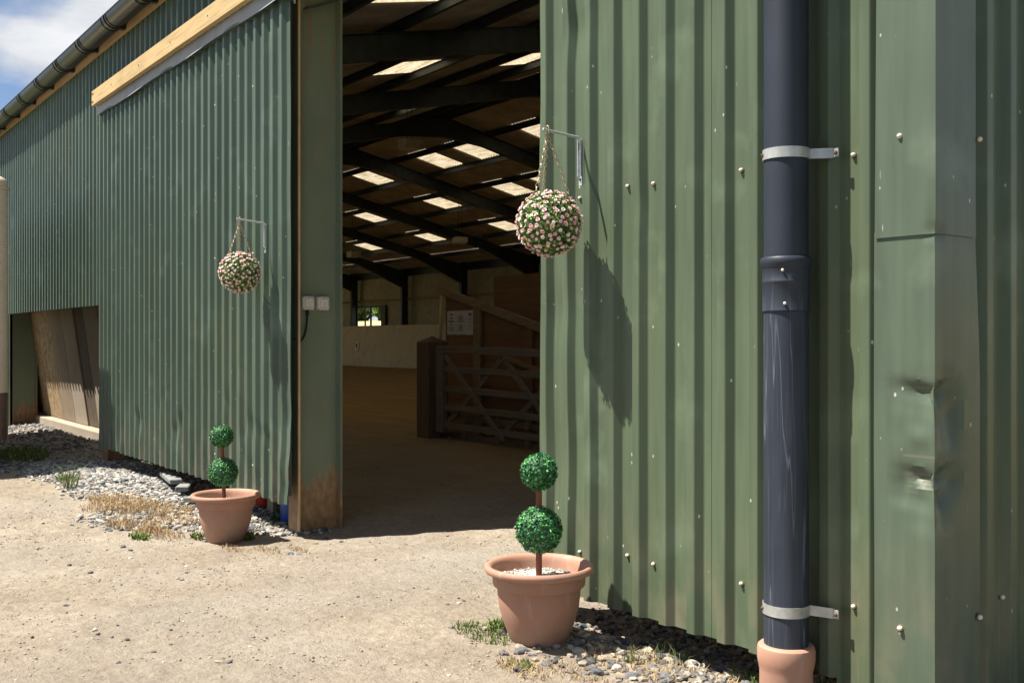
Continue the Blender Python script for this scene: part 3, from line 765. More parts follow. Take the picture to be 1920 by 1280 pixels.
for (dx, z) in ((-.13, 2.12), (-.13, .375)): screw(XR+.022+dx, -.037, z, barn, s=1.15)
for (y, z) in ((.24, 2.12), (.24, .40), (.52, 2.12), (.50, .42)): screw(XR+.024 if y < .3 else XR-.028, y, z, barn, R(90), 1.1)

# ---------------------------------------------------------------- kickboards inside
kb = thing('kickboard', 'pale sloping kickboard wall along the far side of the arena', 'kickboard', (-40, YB-.6, -.1))
x = XL+.3
while x < -3:
    mb = MB(); d = .012
    y0, y1, z0, z1 = YB-1.0, YB-.55, -.12, 2.16
    xa, xb = x+.008, x+1.21
    mb.add([(xa, y0, z0), (xb, y0, z0), (xb, y0+.02, z0), (xa, y0+.02, z0), (xa, y1, z1), (xb, y1, z1), (xb, y1+.02, z1), (xa, y1+.02, z1)],
           [(0, 3, 2, 1), (4, 5, 6, 7), (0, 1, 5, 4), (1, 2, 6, 5), (2, 3, 7, 6), (3, 0, 4, 7)])
    build('board', mb, M['kick'], kb); x += 1.22
mk = thing('marker_plate', 'small white marker plate with one dark stroke on pale kickboard', 'marker', (-51.0, YB-.80, 1.0))
mb = MB(); n = 20; px = []
for s_ in (0, .02):
    for k in range(n):
        a = 2*math.pi*k/n; px.append((-50.95+.22*math.copysign(abs(math.cos(a))**.6, math.cos(a)), YB-.84+s_+.197*.24*math.sin(a), 1.03+.26*math.copysign(abs(math.sin(a))**.6, math.sin(a))))
mb.add(px, [tuple(range(n))[::-1], tuple(range(n, 2*n))]+[(k, (k+1) % n, n+(k+1) % n, n+k) for k in range(n)])
build('plate', mb, M['letter_white'], mk)
mb = MB(); mb.box((-50.98, YB-.885, .93), (-50.90, YB-.84, 1.15)); mb.box((-51.02, YB-.885, 1.11), (-50.975, YB-.84, 1.15)); build('stroke', mb, M['ink'], mk)
# back of the near kickboard seen through the low opening
nk = thing('leaning_board_wall', 'weathered plank boards leaning inside the low opening at the left', 'board wall', (-15.5, .6, 0))
seams = [-18.9, -18.0, -17.1, -16.3, -15.6, -15.0, -14.35, -13.8, -13.2, -12.7, -12.2]
bm_ = ['osb', 'osb', 'plank', 'plank2', 'plankd', 'plank2', 'plank', 'plankd', 'osb', 'osb']
for i in range(len(seams)-1):
    a, b = seams[i]+.006, seams[i+1]-.006
    off = {'plankd': .010, 'osb': 0}.get(bm_[i], -.010)
    y0, y1, z0, z1 = .62+off, .32+off, .14, 2.35
    mb = MB(); mb.add([(a, y0, z0), (b, y0, z0), (b, y0+.02, z0), (a, y0+.02, z0), (a, y1, z1), (b, y1, z1), (b, y1+.02, z1), (a, y1+.02, z1)],
           [(0, 3, 2, 1), (4, 5, 6, 7), (0, 1, 5, 4), (1, 2, 6, 5), (2, 3, 7, 6), (3, 0, 4, 7)])
    build('plank', mb, M[bm_[i]], nk)
mb = MB(); mb.add([(-18.9, .72, .1), (-12.2, .72, .1), (-12.2, .42, 2.4), (-18.9, .42, 2.4)], [(0, 1, 2, 3)]); mb.add([(-18.9, .74, .1), (-12.2, .74, .1), (-12.2, .44, 2.4), (-18.9, .44, 2.4)], [(3, 2, 1, 0)]); build('backing_board', mb, M['plank'], nk)
mb = MB(); mb.box((-18.8, .46, -.02), (-12.2, .66, .13)); build('sleeper', mb, M['plank2'], nk, bevel=.01)
# rest of the near side: dark backing boards so the arena is closed
mb = MB(); mb.box((XL+.3, .62, -.2), (-19.0, .66, 2.2)); build('backing_board', mb, M['plank'], nk)
mb = MB(); mb.box((-12.1, .62, -.2), (-7.7, .66, 2.2)); build('backing_board', mb, M['plank'], nk)
tp = thing('timber_stud', 'orange sunlit timber stud behind the beige trailer', 'post', (-18.95, .1, 0))
mb = MB(); mb.box((-19.02, .085, -.1), (-18.90, .12, 1.85)); build('stud', mb, M['orange'], tp)

# ---------------------------------------------------------------- gate, post, hurdle, stair enclosure
GYY = 4.9
gpst = thing('gate_post', 'thick square timber post with pyramid top at the gate hinge', 'post', (-13.07, GYY, -.13))
mb = MB(); a = .17; zt = 1.36; c = (-13.07, GYY+.05)
mb.add([(c[0]-a, c[1]-a, -.3), (c[0]+a, c[1]-a, -.3), (c[0]+a, c[1]+a, -.3), (c[0]-a, c[1]+a, -.3), (c[0]-a, c[1]-a, zt), (c[0]+a, c[1]-a, zt), (c[0]+a, c[1]+a, zt), (c[0]-a, c[1]+a, zt), (c[0], c[1], zt+.09)],
       [(0, 3, 2, 1), (0, 1, 5, 4), (1, 2, 6, 5), (2, 3, 7, 6), (3, 0, 4, 7), (4, 5, 8), (5, 6, 8), (6, 7, 8), (7, 4, 8)])
build('post', mb, M['post'], gpst)
gate = thing('field_gate', 'weathered five bar timber gate with crossed braces across the arena entrance', 'gate', (-12.7, GYY, 0))
GX1 = -9.15
def gpart(name, p, q, wd, ht, upv=(0, 0, 1), m='gate'):
    mb = MB(); mb.bar(p, q, wd, ht, upv); build(name, mb, M[m], gate, bevel=.004)
gpart('hinge_stile', (-12.74, GYY, .02), (-12.74, GYY, 1.3), .20, .075, (0, 1, 0))
gpart('closing_stile', (GX1, GYY, .02), (GX1, GYY, 1.28), .09, .075, (0, 1, 0))
gpart('rail', (-12.84, GYY, 1.255), (GX1, GYY, 1.205), .07, .10)
for zc in (.96, .67, .40, .135): gpart('rail', (-12.64, GYY+.002, zc), (GX1, GYY+.002, zc-.04), .022, .09)
gpart('brace', (-12.60, GYY-.03, 1.17), (-11.13, GYY-.03, .02), .022, .085)
gpart('brace', (-11.12, GYY-.03, 1.13), (-10.1, GYY-.03, .30), .022, .085)
gpart('brace', (-11.25, GYY+.03, 1.13), (-12.6, GYY+.03, .16), .022, .085)
gpart('brace', (-9.9, GYY+.03, 1.05), (-11.15, GYY+.03, .16), .022, .085)
hd = thing('slatted_hurdle', 'low slatted timber hurdle leaning along the ground behind the gate', 'hurdle', (-11.5, GYY+.3, -.1))
for (za, zb) in ((.26, .16), (-.04, -.06), (.10, .06)):
    mb = MB(); mb.bar((-13.0, GYY+.28, za), (-9.2, GYY+.28, zb), .022, .075); build('slat', mb, M['gate'], hd)
for xx in (-12.5, -11.65, -10.95, -9.9):
    mb = MB(); mb.bar((xx, GYY+.245, -.18), (xx, GYY+.245, .28), .09, .03, (0, 1, 0)); build('upright', mb, M['stair'], hd)
st = thing('plywood_stair_enclosure', 'brown plywood stair enclosure with sloping handrail behind the gate', 'enclosure', (-12.5, 5.6, -.1))
SY = 5.6
def sbox(name, a, b, m): 
    mb = MB(); mb.box(a, b); return build(name, mb, M[m], st)
mb = MB()
mb.add([(-13.74, SY+.03, -.1), (-11.0, SY+.03, -.1), (-11.0, SY+.03, 1.54), (-13.74, SY+.03, 2.14), (-13.74, SY+.05, -.1), (-11.0, SY+.05, -.1), (-11.0, SY+.05, 1.54), (-13.74, SY+.05, 2.14)],
       [(0, 1, 2, 3), (7, 6, 5, 4), (0, 4, 5, 1), (1, 5, 6, 2), (2, 6, 7, 3), (3, 7, 4, 0)])
build('plywood_panel', mb, M['ply'], st)
mb = MB(); mb.box((-13.9, SY+1.1, -.1), (-11.35, SY+1.13, 2.46)); build('plywood_panel', mb, M['ply'], st)
mb = MB(); mb.box((-11.35, SY+1.0, -.1), (-9.0, SY+1.03, 2.46)); build('plywood_panel', mb, M['ply'], st)
mb = MB(); mb.box((-11.38, SY+.9, -.1), (-11.22, SY+1.06, 3.0)); build('corner_post', mb, M['ply'], st)
mb = MB(); mb.bar((-13.92, SY-.02, 2.215), (-9.6, SY-.02, 1.17), .045, .125); build('handrail', mb, M['stair'], st, bevel=.004)
mb = MB(); mb.bar((-12.78, SY-.01, -.1), (-12.78, SY-.01, 1.92), .19, .05, (0, 1, 0)); build('newel_post', mb, M['stair'], st, bevel=.004)
mb = MB(); mb.bar((-11.45, SY-.01, -.1), (-11.45, SY-.01, 1.60), .10, .05, (0, 1, 0)); build('baluster', mb, M['ply'], st)
mb = MB(); mb.bar((-13.98, SY+.0, .4), (-13.79, SY+.0, 2.13), .05, .05, (0, 1, 0)); build('edge_post', mb, M['kick'], st)
mb = MB(); mb.bar((-12.1, SY-.03, 1.15), (-10.3, SY-.03, .75), .03, .07); build('lower_rail', mb, M['stair'], st)
for i, lab in enumerate(('white paper notice with four short bold lines, left one of three on the plywood', 'white paper notice with close lines of print in the middle of the three', 'white paper notice with heavy heading and faint list, beside the newel post')):
    x0 = -13.685+i*.262; nn_ = thing('paper_notice', lab, 'notice', (x0+.13, SY+.02, 1.66), 'paper notices on the plywood'); sk = .012*i*-1
    mb = MB(); mb.add([(x0, SY+.026, 1.475+sk*.3), (x0+.252, SY+.026, 1.48+sk*.3), (x0+.252, SY+.026, 1.855), (x0, SY+.026, 1.85), (x0, SY+.022, 1.475+sk*.3), (x0+.252, SY+.022, 1.48+sk*.3), (x0+.252, SY+.022, 1.855), (x0, SY+.022, 1.85)],
           [(0, 1, 2, 3), (7, 6, 5, 4), (0, 4, 5, 1), (1, 5, 6, 2), (2, 6, 7, 3), (3, 7, 4, 0)])
    build('sheet', mb, M['paper'], nn_)
    mb = MB()
    if i == 0: lines = [(1.79, .10, .02), (1.735, .08, .02), (1.685, .15, .022), (1.635, .05, .02), (1.59, .17, .008), (1.575, .15, .008), (1.55, .17, .008), (1.53, .11, .008)]
    elif i == 1: lines = [(1.80, .1, .006)]+[(1.765-.022*k, .15+.03*math.sin(k*2), .010) for k in range(5)]+[(1.63-.016*k, .13+.03*math.sin(k*3), .006) for k in range(7)]
    else: lines = [(1.80, .10, .02), (1.775, .08, .018)]+[(1.74-.022*k, .12+.05*math.sin(k*2.3), .005) for k in range(9)]
    for (z, wd, ht) in lines: mb.box((x0+.126-wd/2, SY+.0195, z-ht/2), (x0+.126+wd/2, SY+.0215, z+ht/2))
    build('print', mb, M['ink'], nn_)
# hanging lamps
for (c, wd, lab) in (((-20.4, 8.95, 5.93), .52, 'boxy arena lamp hanging highest and nearest under the dark roof'), ((-30.6, 17.2, 4.98), .55, 'pale boxy arena lamp hanging right of the rafter above the plywood'), ((-37.6, 16.6, 4.90), .58, 'pale boxy arena lamp hanging beside the doorway column')):
    lt = thing('hanging_lamp', lab, 'lamp', c, 'arena lamps under the roof')
    mb = MB(); mb.box((c[0]-wd*.35, c[1]-wd*.4, c[2]-.09), (c[0]+wd*.35, c[1]+wd*.4, c[2]+.12)); build('housing', mb, M['lampbody'], lt, bevel=.012)
    mb = MB(); mb.box((c[0]-wd*.31, c[1]-wd*.36, c[2]-.105), (c[0]+wd*.31, c[1]+wd*.36, c[2]-.088)); build('diffuser', mb, M['letter_white'], lt)
    mb = MB(); mb.tube([(c[0]-.1, c[1], c[2]+.1), (c[0]-.1, c[1], roofz(c[1])-.1)], .008, 5); mb.tube([(c[0]+.1, c[1], c[2]+.1), (c[0]+.1, c[1], roofz(c[1])-.1)], .008, 5); build('suspension_wire', mb, M['darksteel'], lt)

# ---------------------------------------------------------------- column fittings
CX = FX[1]+.006
for (y, lab) in ((.228, 'white weatherproof switch box with cable below, on green column'), (.360, 'white weatherproof switch box without cable, nearer the doorway edge')):
    jb = thing('switch_box', lab, 'switch box', (CX, y, 1.69), 'switch boxes on the column')
    mb = MB(); mb.box((CX, y-.052, 1.635), (CX+.045, y+.052, 1.742)); build('box_body', mb, M['white_plastic'], jb, bevel=.006)
    mb = MB(); mb.box((CX+.0445, y-.036, 1.652), (CX+.058, y+.036, 1.726)); build('cover', mb, M['white_plastic'], jb, bevel=.005)
    mb = MB()
    for sy in (-.045, .045):
        for z in (1.642, 1.735): mb.tube([(CX+.043, y+sy, z), (CX+.047, y+sy, z)], .005, 6)
    build('cover_screws', mb, M['darksteel'], jb)
pc = thing('power_cable', 'black power cable looping from the left switch box to the flange', 'cable', (CX, .2, 1.5))
pts = []
for k in range(19):
    t = k/18; pts.append((CX+.02, .225-.11*t**2.2, 1.628-.245*math.sin(min(1, t*1.15)*math.pi/2)+.02*sstep(.8, 1, t)))
mb = MB(); mb.tube(pts, .008, 7); build('cable', mb, M['rubber'], pc, smooth=60)
mb = MB(); mb.tube([(CX+.02, .226, 1.59), (CX+.02, .226, 1.637)], .014, 8); build('gland', mb, M['rubber'], pc)

# ---------------------------------------------------------------- drainpipe
dpx, dpy = -2.484, -.132; dp = thing('drainpipe', 'thick black plastic drainpipe with pale water stains on green wall', 'drainpipe', (dpx, dpy, 0))
def cyl(name, prof, m, n=40, parent=None):
    mb = MB(); mb.lathe(prof, (dpx, dpy, 0), n); return build(name, mb, M[m], parent or dp, smooth=35)
cyl('upper_pipe', [(.083, 1.66), (.083, 4.9)], 'pipe')
cyl('lower_pipe', [(.084, .20), (.0845, 1.55)], 'pipe')
cl = cyl('socket', [(.0855, 1.505), (.090, 1.508), (.090, 1.512), (.089, 1.515), (.089, 1.612), (.091, 1.616), (.091, 1.622), (.089, 1.626), (.089, 1.675), (.096, 1.685), (.096, 1.706), (.092, 1.712), (.085, 1.714)], 'pipe')
mb = MB()
for a, z in ((-45, 1.66), (-40, 1.535)):
    a = R(a-15); mb.sphere((dpx+.090*math.cos(a), dpy+.090*math.sin(a), z), .006, 8, 6)
build('socket_screws', mb, M['screwcap'], cl)
cs = cyl('clay_socket', [(.100, -.2), (.100, .135), (.103, .15), (.106, .165), (.109, .18), (.109, .215), (.106, .228), (.098, .235), (.088, .236)], 'clay')
cs['label'] = 'salmon clay drain socket at the foot of the pipe'
for z in (2.105, .372):
    mb = MB(); vs = []; n = 28; a0, a1 = R(100), R(100+290)
    for k in range(n+1):
        a = a0+(a1-a0)*k/n
        for (rr, dz) in ((.0855, -.02), (.0885, -.02), (.0885, .02), (.0855, .02)): vs.append((dpx+rr*math.cos(a), dpy+rr*math.sin(a), z+dz))
    mb.add(vs, [(4*k+j, 4*k+(j+1) % 4, 4*k+4+(j+1) % 4, 4*k+4+j) for k in range(n) for j in range(4)]+[(3, 2, 1, 0), (4*n, 4*n+1, 4*n+2, 4*n+3)])
    ax, ay = dpx+.087*math.cos(a1), dpy+.087*math.sin(a1)
    mb.bar((ax-.005, ay-.002, z), (ax+.075, -.045, z-.004), .004, .038); mb.bar((ax+.074, -.046, z-.004), (ax+.098, -.046, z-.004), .004, .032)
    mb.bar((ax-.004, ay+.01, z), (ax+.075, -.037, z-.004), .004, .036)
    stp = build('strap', mb, M['galv'], dp, smooth=30)
    mb = MB(); mb.sphere((ax+.088, -.05, z-.004), .008, 8, 5); a = R(-128); mb.sphere((dpx+.0885*math.cos(a), dpy+.0885*math.sin(a), z), .008, 8, 5); build('strap_bolts', mb, M['screwstain'], stp)

# ---------------------------------------------------------------- hanging flower balls on brackets
def leaf_cloud(c, r, n, size, seed, mats, weights, curl=.5, spread=.09, core=.9):
    g = np.random.default_rng(seed)
    d = g.normal(size=(n, 3)); d /= np.linalg.norm(d, axis=1)[:, None]
    rad = r*(1-spread*g.random(n)**1.0)
    P = d*rad[:, None]
    t = g.normal(size=(n, 3)); t -= (t*d).sum(1)[:, None]*d; t /= np.linalg.norm(t, axis=1)[:, None]
    tilt = g.uniform(.1, .95, n)[:, None]
    ax = t*(1-tilt*.6)+d*tilt*.9; ax /= np.linalg.norm(ax, axis=1)[:, None]
    b = np.cross(ax, d); b /= np.linalg.norm(b, axis=1)[:, None]+1e-9
    s = size*g.uniform(.7, 1.25, n)[:, None]
    nrm = np.cross(b, ax)
    V = np.stack([P-ax*s*.5, P-ax*s*.1+b*s*.34+nrm*s*.08, P+ax*s*.5-nrm*s*.1*curl, P-ax*s*.1-b*s*.34+nrm*s*.08, P+ax*s*.05-nrm*s*.1], 1)
    base = np.arange(n)[:, None]*5
    F = np.stack([base+np.array([0, 1, 4]), base+np.array([1, 2, 4]), base+np.array([2, 3, 4]), base+np.array([3, 0, 4])], 1).reshape(-1, 3)
    mi = np.repeat(g.choice(len(mats), n, p=weights), 4)
    return V.reshape(-1, 3)+np.array(c), F, mi
def core_tris(c, r):
    bm = bmesh.new(); bmesh.ops.create_icosphere(bm, subdivisions=3, radius=r)
    v = np.array([x.co[:] for x in bm.verts])+np.array(c); f = np.array([[q.index for q in p.verts] for p in bm.faces]); bm.free(); return v, f
def foliage(name, c, r, n, size, seed, mats, weights, core_i, parent, spread=.1):
    V, F, mi = leaf_cloud(c, r, n, size, seed, mats, weights, spread=spread); cv, cf = core_tris(c, r*.92)
    return big(name, np.concatenate([V, cv]), np.concatenate([F, cf+len(V)]), None, parent, mats=[M[m] for m in mats], midx=np.concatenate([mi, np.full(len(cf), core_i)]))
# rose mesh: rings of petals
def rose_mesh(name, m, seed):
    g = random.Random(seed); mb = MB()
    for ring, (n, rr, h, op) in enumerate(((5, .0115, .004, .9), (5, .0085, .008, .55), (3, .0045, .011, .2))):
        for k in range(n):
            a = 2*math.pi*(k+ring*.5)/n+g.uniform(-.2, .2); da = math.pi/n*1.15
            p0 = (0, 0, 0); q = []
            for (aa, fr, z) in ((a-da, .75, h*.6), (a-da*.5, 1.0+g.uniform(-.1, .1), h), (a+da*.5, 1.0, h+g.uniform(-.001, .001)), (a+da, .75, h*.6)):
                q.append((rr*fr*math.cos(aa), rr*fr*math.sin(aa), z))
            mb.add([p0]+q, [(0, 1, 2), (0, 2, 3), (0, 3, 4)])
    me = bpy.data.meshes.new(name); me.from_pydata(mb.v, [], mb.f); me.materials.append(m); return me
ROSES = [rose_mesh('flower', M[k], i) for i, k in enumerate(('pinkA', 'pinkB', 'pinkC', 'pinkA'))]
def chain(mb, p, q, link_=.026):
    p, q = Vector(p), Vector(q); d = (q-p); n = max(3, int(d.length/(link_*.72))); d.normalize()
    a = d.orthogonal().normalized(); b = d.cross(a)
    for i in range(n):
        c = p.lerp(q, (i+.5)/n); s = a if i % 2 else b; pts = []
        for k in range(9):
            t = 2*math.pi*k/8; pts.append(c+d*math.cos(t)*link_*.5+s*math.sin(t)*link_*.26)
        mb.tube(pts, .0021, 4, caps=False)
def flower_ball(top, c, r, label, seed):
    t = thing('hanging_flower_ball', label, 'flower ball', c, 'flower balls hanging by the doorway')
    foliage('foliage', c, r*.95, 2600, .021, seed, ['fleafA', 'fleafB', 'leafC'], [.55, .35, .10], 1, t, .09)
    g = np.random.default_rng(seed+5); n = 300; ga = math.pi*(3-math.sqrt(5))
    for i in range(n):
        z = 1-2*(i+.5)/n; rr = math.sqrt(1-z*z); a = ga*i
        d = Vector((rr*math.cos(a), rr*math.sin(a), z))+Vector(g.normal(size=3)*.055); d.normalize()
        o = link('flower', ROSES[int(g.integers(0, 4))], t); o.location = d*r*float(g.uniform(.95, .985)); o.rotation_euler = d.to_track_quat('Z', 'Y').to_euler(); s = float(g.uniform(.62, 1.08)); o.scale = (s, s, s)
    mb = MB(); top = Vector(top)
    for k in range(3):
        a = R(40+120*k); chain(mb, top+Vector((0, 0, -.03)), (c[0]+r*.62*math.cos(a), c[1]+r*.62*math.sin(a), c[2]+r*.80))
    build('chain', mb, M['chain'], t)
    mb = MB(); pts = [(top.x+.012*math.sin(a), top.y, top.z-.012+.022*math.cos(a)) for a in np.linspace(-2.6, 2.8, 12)]; mb.tube(pts, .0028, 5); build('hook', mb, M['chain'], t)
    return t
def bracket(bx, z, arm, tip_dx, dzz, label):
    t = thing('hanging_bracket', label, 'bracket', (bx, -.03, z), 'hanging basket brackets on the doors')
    yb = -DEP-.004
    mb = MB(); mb.tube([(bx, yb, z-.03), (bx, yb-.004, z-.008), (bx+tip_dx*.08, yb-.02, z), (bx+tip_dx, -arm, z+dzz), (bx+tip_dx*1.04, -arm-.012, z+dzz+.004)], .0068, 8); build('arm', mb, M['bracket'], t, smooth=50)
    mb = MB(); mb.box((bx-.012, yb-.004, z-.235), (bx+.012, yb+.004, z-.005)); mb.box((bx-.012, yb-.014, z-.19), (bx-.008, yb-.004, z-.01)); mb.box((bx+.008, yb-.014, z-.19), (bx+.012, yb-.004, z-.01)); build('back_plate', mb, M['bracket'], t)
    for zz in (z-.05, z-.205):
        mb = MB(); mb.sphere((bx, yb-.006, zz), .0065, 8, 5); build('fixing_screw', mb, M['screwstain'], t)
bracket(-3.80, 2.392, .262, .0, .012, 'steel bracket holding the flower ball right of the doorway')
flower_ball((-3.795, -.252, 2.415), (-3.79, -.246, 1.955), .160, 'pink and green flower ball hanging on chains right of the doorway', 3)
bracket(-7.655, 2.325, .262, .0, .018, 'steel bracket holding the smaller looking flower ball left of the doorway')
flower_ball((-7.655, -.250, 2.350), (-7.655, -.248, 1.925), .163, 'pink flower ball hanging on the left door beside its oval shadow', 21)

# ---------------------------------------------------------------- potted topiaries
def topiary(loc, lean, label, seed, rot=0):
    t = thing('potted_topiary', label, 'potted topiary', loc, 'potted topiaries by the doorway')
    x0, y0, z0 = loc
    P = [(.114, 0), (.121, .006), (.134, .03), (.148, .06), (.168, .112), (.186, .170), (.193, .22), (.196, .262), (.197, .268), (.212, .270), (.216, .276), (.219, .322), (.238, .325), (.250, .330), (.256, .342), (.254, .354), (.246, .361), (.236, .361), (.226, .355), (.219, .345), (.214, .33), (.204, .27)]
    P = [(q*1.0, zz*1.05) for q, zz in P]; mb = MB(); mb.lathe(P, (x0, y0, z0-.03), 72, cap=False); mb.f.append(tuple(range(72))[::-1])
    pot = build('pot', mb, M['pot'], t, smooth=40)
    mb = MB(); n = 40; mb.lathe([(.209, .292), (.15, .298), (.05, .302)], (x0, y0, z0-.015), n); build('soil', mb, M['chips'], t, smooth=40)
    pebbles_disc(t, (x0, y0, z0+.284), .195, seed)
    u = Vector((lean[0], lean[1], 1))
    tz = lambda h: Vector((x0, y0, z0))+u*h-Vector((0, 0, 0))
    mb = MB(); mb.tube([tz(.26), tz(.40), tz(.6), tz(.72)], .0145, 10); build('stem', mb, M['stem'], t, smooth=60)
    for (h, r, nm, k) in ((.507, .112, 2300, 0), (.778, .088, 1700, 1)):
        foliage('leaf_ball', tuple(tz(h)), r, nm, .0165, seed+k, ['leafA', 'leafB', 'leafC'], [.5, .32, .18], 1, t, .14)
    return t
# stone prototypes
def rock_proto(seed, sub=1):
    bm = bmesh.new(); bmesh.ops.create_icosphere(bm, subdivisions=sub, radius=1); g = random.Random(seed); o = Vector((g.random()*9, g.random()*9, g.random()*9))
    sx, sy, sz = g.uniform(.8, 1.2), g.uniform(.6, .9), g.uniform(.45, .7)
    for v in bm.verts:
        k = 1+.45*noise.noise(v.co*1.3+o)+.15*noise.noise(v.co*3+o); v.co = Vector((v.co.x*sx*k, v.co.y*sy*k, v.co.z*sz*k))
    V = np.array([v.co[:] for v in bm.verts]); F = np.array([[q.index for q in f.verts] for f in bm.faces]); bm.free(); return V, F
PROTO = [rock_proto(s) for s in range(8)]
PROTO0 = [rock_proto(s, 1) for s in range(20, 24)]
def scatter(name, pts, sizes, tones, m, parent=None, sink=.25):
    Vs, Fs, Ts = [], [], []; off = 0
    for (p, s, tn) in zip(pts, sizes, tones):
        pv, pf = PROTO[random.randrange(8)]
        a = random.uniform(0, 6.283); c, s_ = math.cos(a), math.sin(a); b = random.uniform(-.5, .5); cb, sb = math.cos(b), math.sin(b)
        v = pv*s; x, y, z = v[:, 0], v[:, 1]*cb-v[:, 2]*sb, v[:, 1]*sb+v[:, 2]*cb
        Vs.append(np.stack([x*c-y*s_+p[0], x*s_+y*c+p[1], z+p[2]+s*(.5-sink)], 1)); Fs.append(pf+off); off += len(pv); Ts.append(np.full(len(pv), tn))
    return big(name, np.concatenate(Vs), np.concatenate(Fs), m, parent, np.concatenate(Ts), smooth=False)
def pebbles_disc(parent, c, r, seed):
    g = random.Random(seed); pts = []
    for i in range(420):
        a = g.uniform(0, 6.283); q = r*math.sqrt(g.random()); pts.append((c[0]+q*math.cos(a), c[1]+q*math.sin(a), c[2]))
    o = scatter('chippings', pts, [g.uniform(.005, .010) for _ in pts], [g.uniform(.5, 1) for _ in pts], M['pebble'], parent); o['kind'] = 'stuff'
topiary((-3.722, -.362, gz(-3.72, -.36)+.002), (0, 0), 'two ball topiary in the large terracotta pot right of the doorway, nearest the camera', 31)
topiary((-7.384, -.467, gz(-7.38, -.47)+.01), (-.028, -.03), 'two ball topiary in terracotta pot before the left door, leaning slightly', 47)

# ---------------------------------------------------------------- gravel and stones
def dens_points(n, fx, fy, den, seed):
    g = random.Random(seed); res = []
    while n > 0:
        x, y = g.uniform(*fx), g.uniform(*fy); n -= 1
        if g.random() < den(x, y): res.append((x, y))
    return res
def dL(x, y):
    if x < -13.2: return 0
    e = sstep(-1.0, -.6, y+.25*noise.noise((x*1.3, 0, 0))+(.25 if x > -9 else 0)*1)
    d = e*sstep(.55, .2, y)*sstep(-13.3, -12.6, x)
    d *= 1 if x < -9.2 else .75
    if x > -8.1: d *= sstep(-.75, -.35, y)*(1 if x < -7.35 else 0)
    return d
def dW(x, y): return .9*sstep(-1.6+.4*noise.noise((x, 3, 0)), -.9, y)*sstep(.6, .45, y)*sstep(-19.5, -18.6, x)
def dRg(x, y): 
    return sstep(-.75+.1*noise.noise((x*3, 1, 0)), -.05, y)*sstep(.95, .6, y)*sstep(-4.15, -3.75, x+.15*noise.noise((x*4, y*4, 0)))*sstep(-1.2, -1.9, x)
P1 = dens_points(15000, (-13.3, -7.2), (-1.3, .5), dL, 1); P2 = dens_points(5200, (-19.6, -12.4), (-1.8, .8), dW, 2); P3 = dens_points(8200, (-4.2, -1.3), (-.95, .9), dRg, 3)
P4 = dens_points(14000, (-13, -1.0), (-3.4, 2.6), lambda x, y: .10+.55*sstep(.52, .66, .5+.5*noise.noise((x*.9, y*.9, 5)))+.5*sstep(-6.5, -9, x)*sstep(-2.6, -1.6, y), 4)
def mk(pts, lo, hi, pw, tl, th, seed):
    g = random.Random(seed); P, S, T = [], [], []
    for (x, y) in pts:
        s = lo+(hi-lo)*g.random()**pw; P.append((x, y, gz(x, y))); S.append(s); T.append(g.uniform(tl, th))
    return P, S, T
a1 = mk(P1, .009, .034, 2.2, .12, .95, 1); a2 = mk(P2, .014, .042, 2, .05, .7, 2); a3 = mk(P3, .007, .030, 2.4, .0, .72, 3)
M['pebble_tan'] = stone_mat('dusty_tan_pebbles', [(0, (.055, .055, .058)), (.3, (.13, .12, .11)), (.6, (.25, .215, .17)), (1, (.42, .37, .295))])
scatter('gravel', a1[0]+a2[0], a1[1]+a2[1], a1[2]+a2[2], M['pebble'])
tag(scatter('rubble_stones', a3[0], a3[1], a3[2], M['pebble_tan']), 'dusty mixed stones along the foot of the right door', 'stones', kind='stuff')
tag(bpy.data.objects['gravel'], 'grey limestone gravel heaped along the foot of the barn', 'gravel', kind='stuff')
a4 = mk(P4, .0025, .014, 3.6, .0, .9, 4)
tag(scatter('loose_grit', a4[0], a4[1], a4[2], M['pebble'], sink=.38), 'small stones scattered over the dry earth', 'grit', kind='stuff')
g = random.Random(91); P5 = dens_points(30000, (-9.5, -1.2), (-3.4, 1.6), lambda x, y: .25+.6*sstep(.45, .65, .5+.5*noise.noise((x*1.6, y*1.6, 12)))-dRg(x, y), 6)
M['clod'] = stone_mat('earth_clods', [(0, (.15, .12, .088)), (.5, (.245, .205, .155)), (1, (.34, .295, .235))])
PROTO_SAVE = PROTO
def ico_proto(seed):
    t_ = (1+5**.5)/2; V_ = np.array([(-1, t_, 0), (1, t_, 0), (-1, -t_, 0), (1, -t_, 0), (0, -1, t_), (0, 1, t_), (0, -1, -t_), (0, 1, -t_), (t_, 0, -1), (t_, 0, 1), (-t_, 0, -1), (-t_, 0, 1)], float)/1.9
    F_ = np.array([(0, 11, 5), (0, 5, 1), (0, 1, 7), (0, 7, 10), (0, 10, 11), (1, 5, 9), (5, 11, 4), (11, 10, 2), (10, 7, 6), (7, 1, 8), (3, 9, 4), (3, 4, 2), (3, 2, 6), (3, 6, 8), (3, 8, 9), (4, 9, 5), (2, 4, 11), (6, 2, 10), (8, 6, 7), (9, 8, 1)])
    q = np.random.default_rng(seed); return V_*q.uniform(.65, 1.25, (12, 1))*np.array([1.1, .9, .6]), F_
PROTO = [ico_proto(k) for k in range(8)]
a5 = mk(P5, .0022, .0085, 2.6, 0, 1, 6)
tag(scatter('earth_clods', a5[0], a5[1], a5[2], M['clod'], sink=.35), 'loose crumbs of dry earth over the yard', 'earth', kind='stuff')
PROTO = PROTO_SAVE
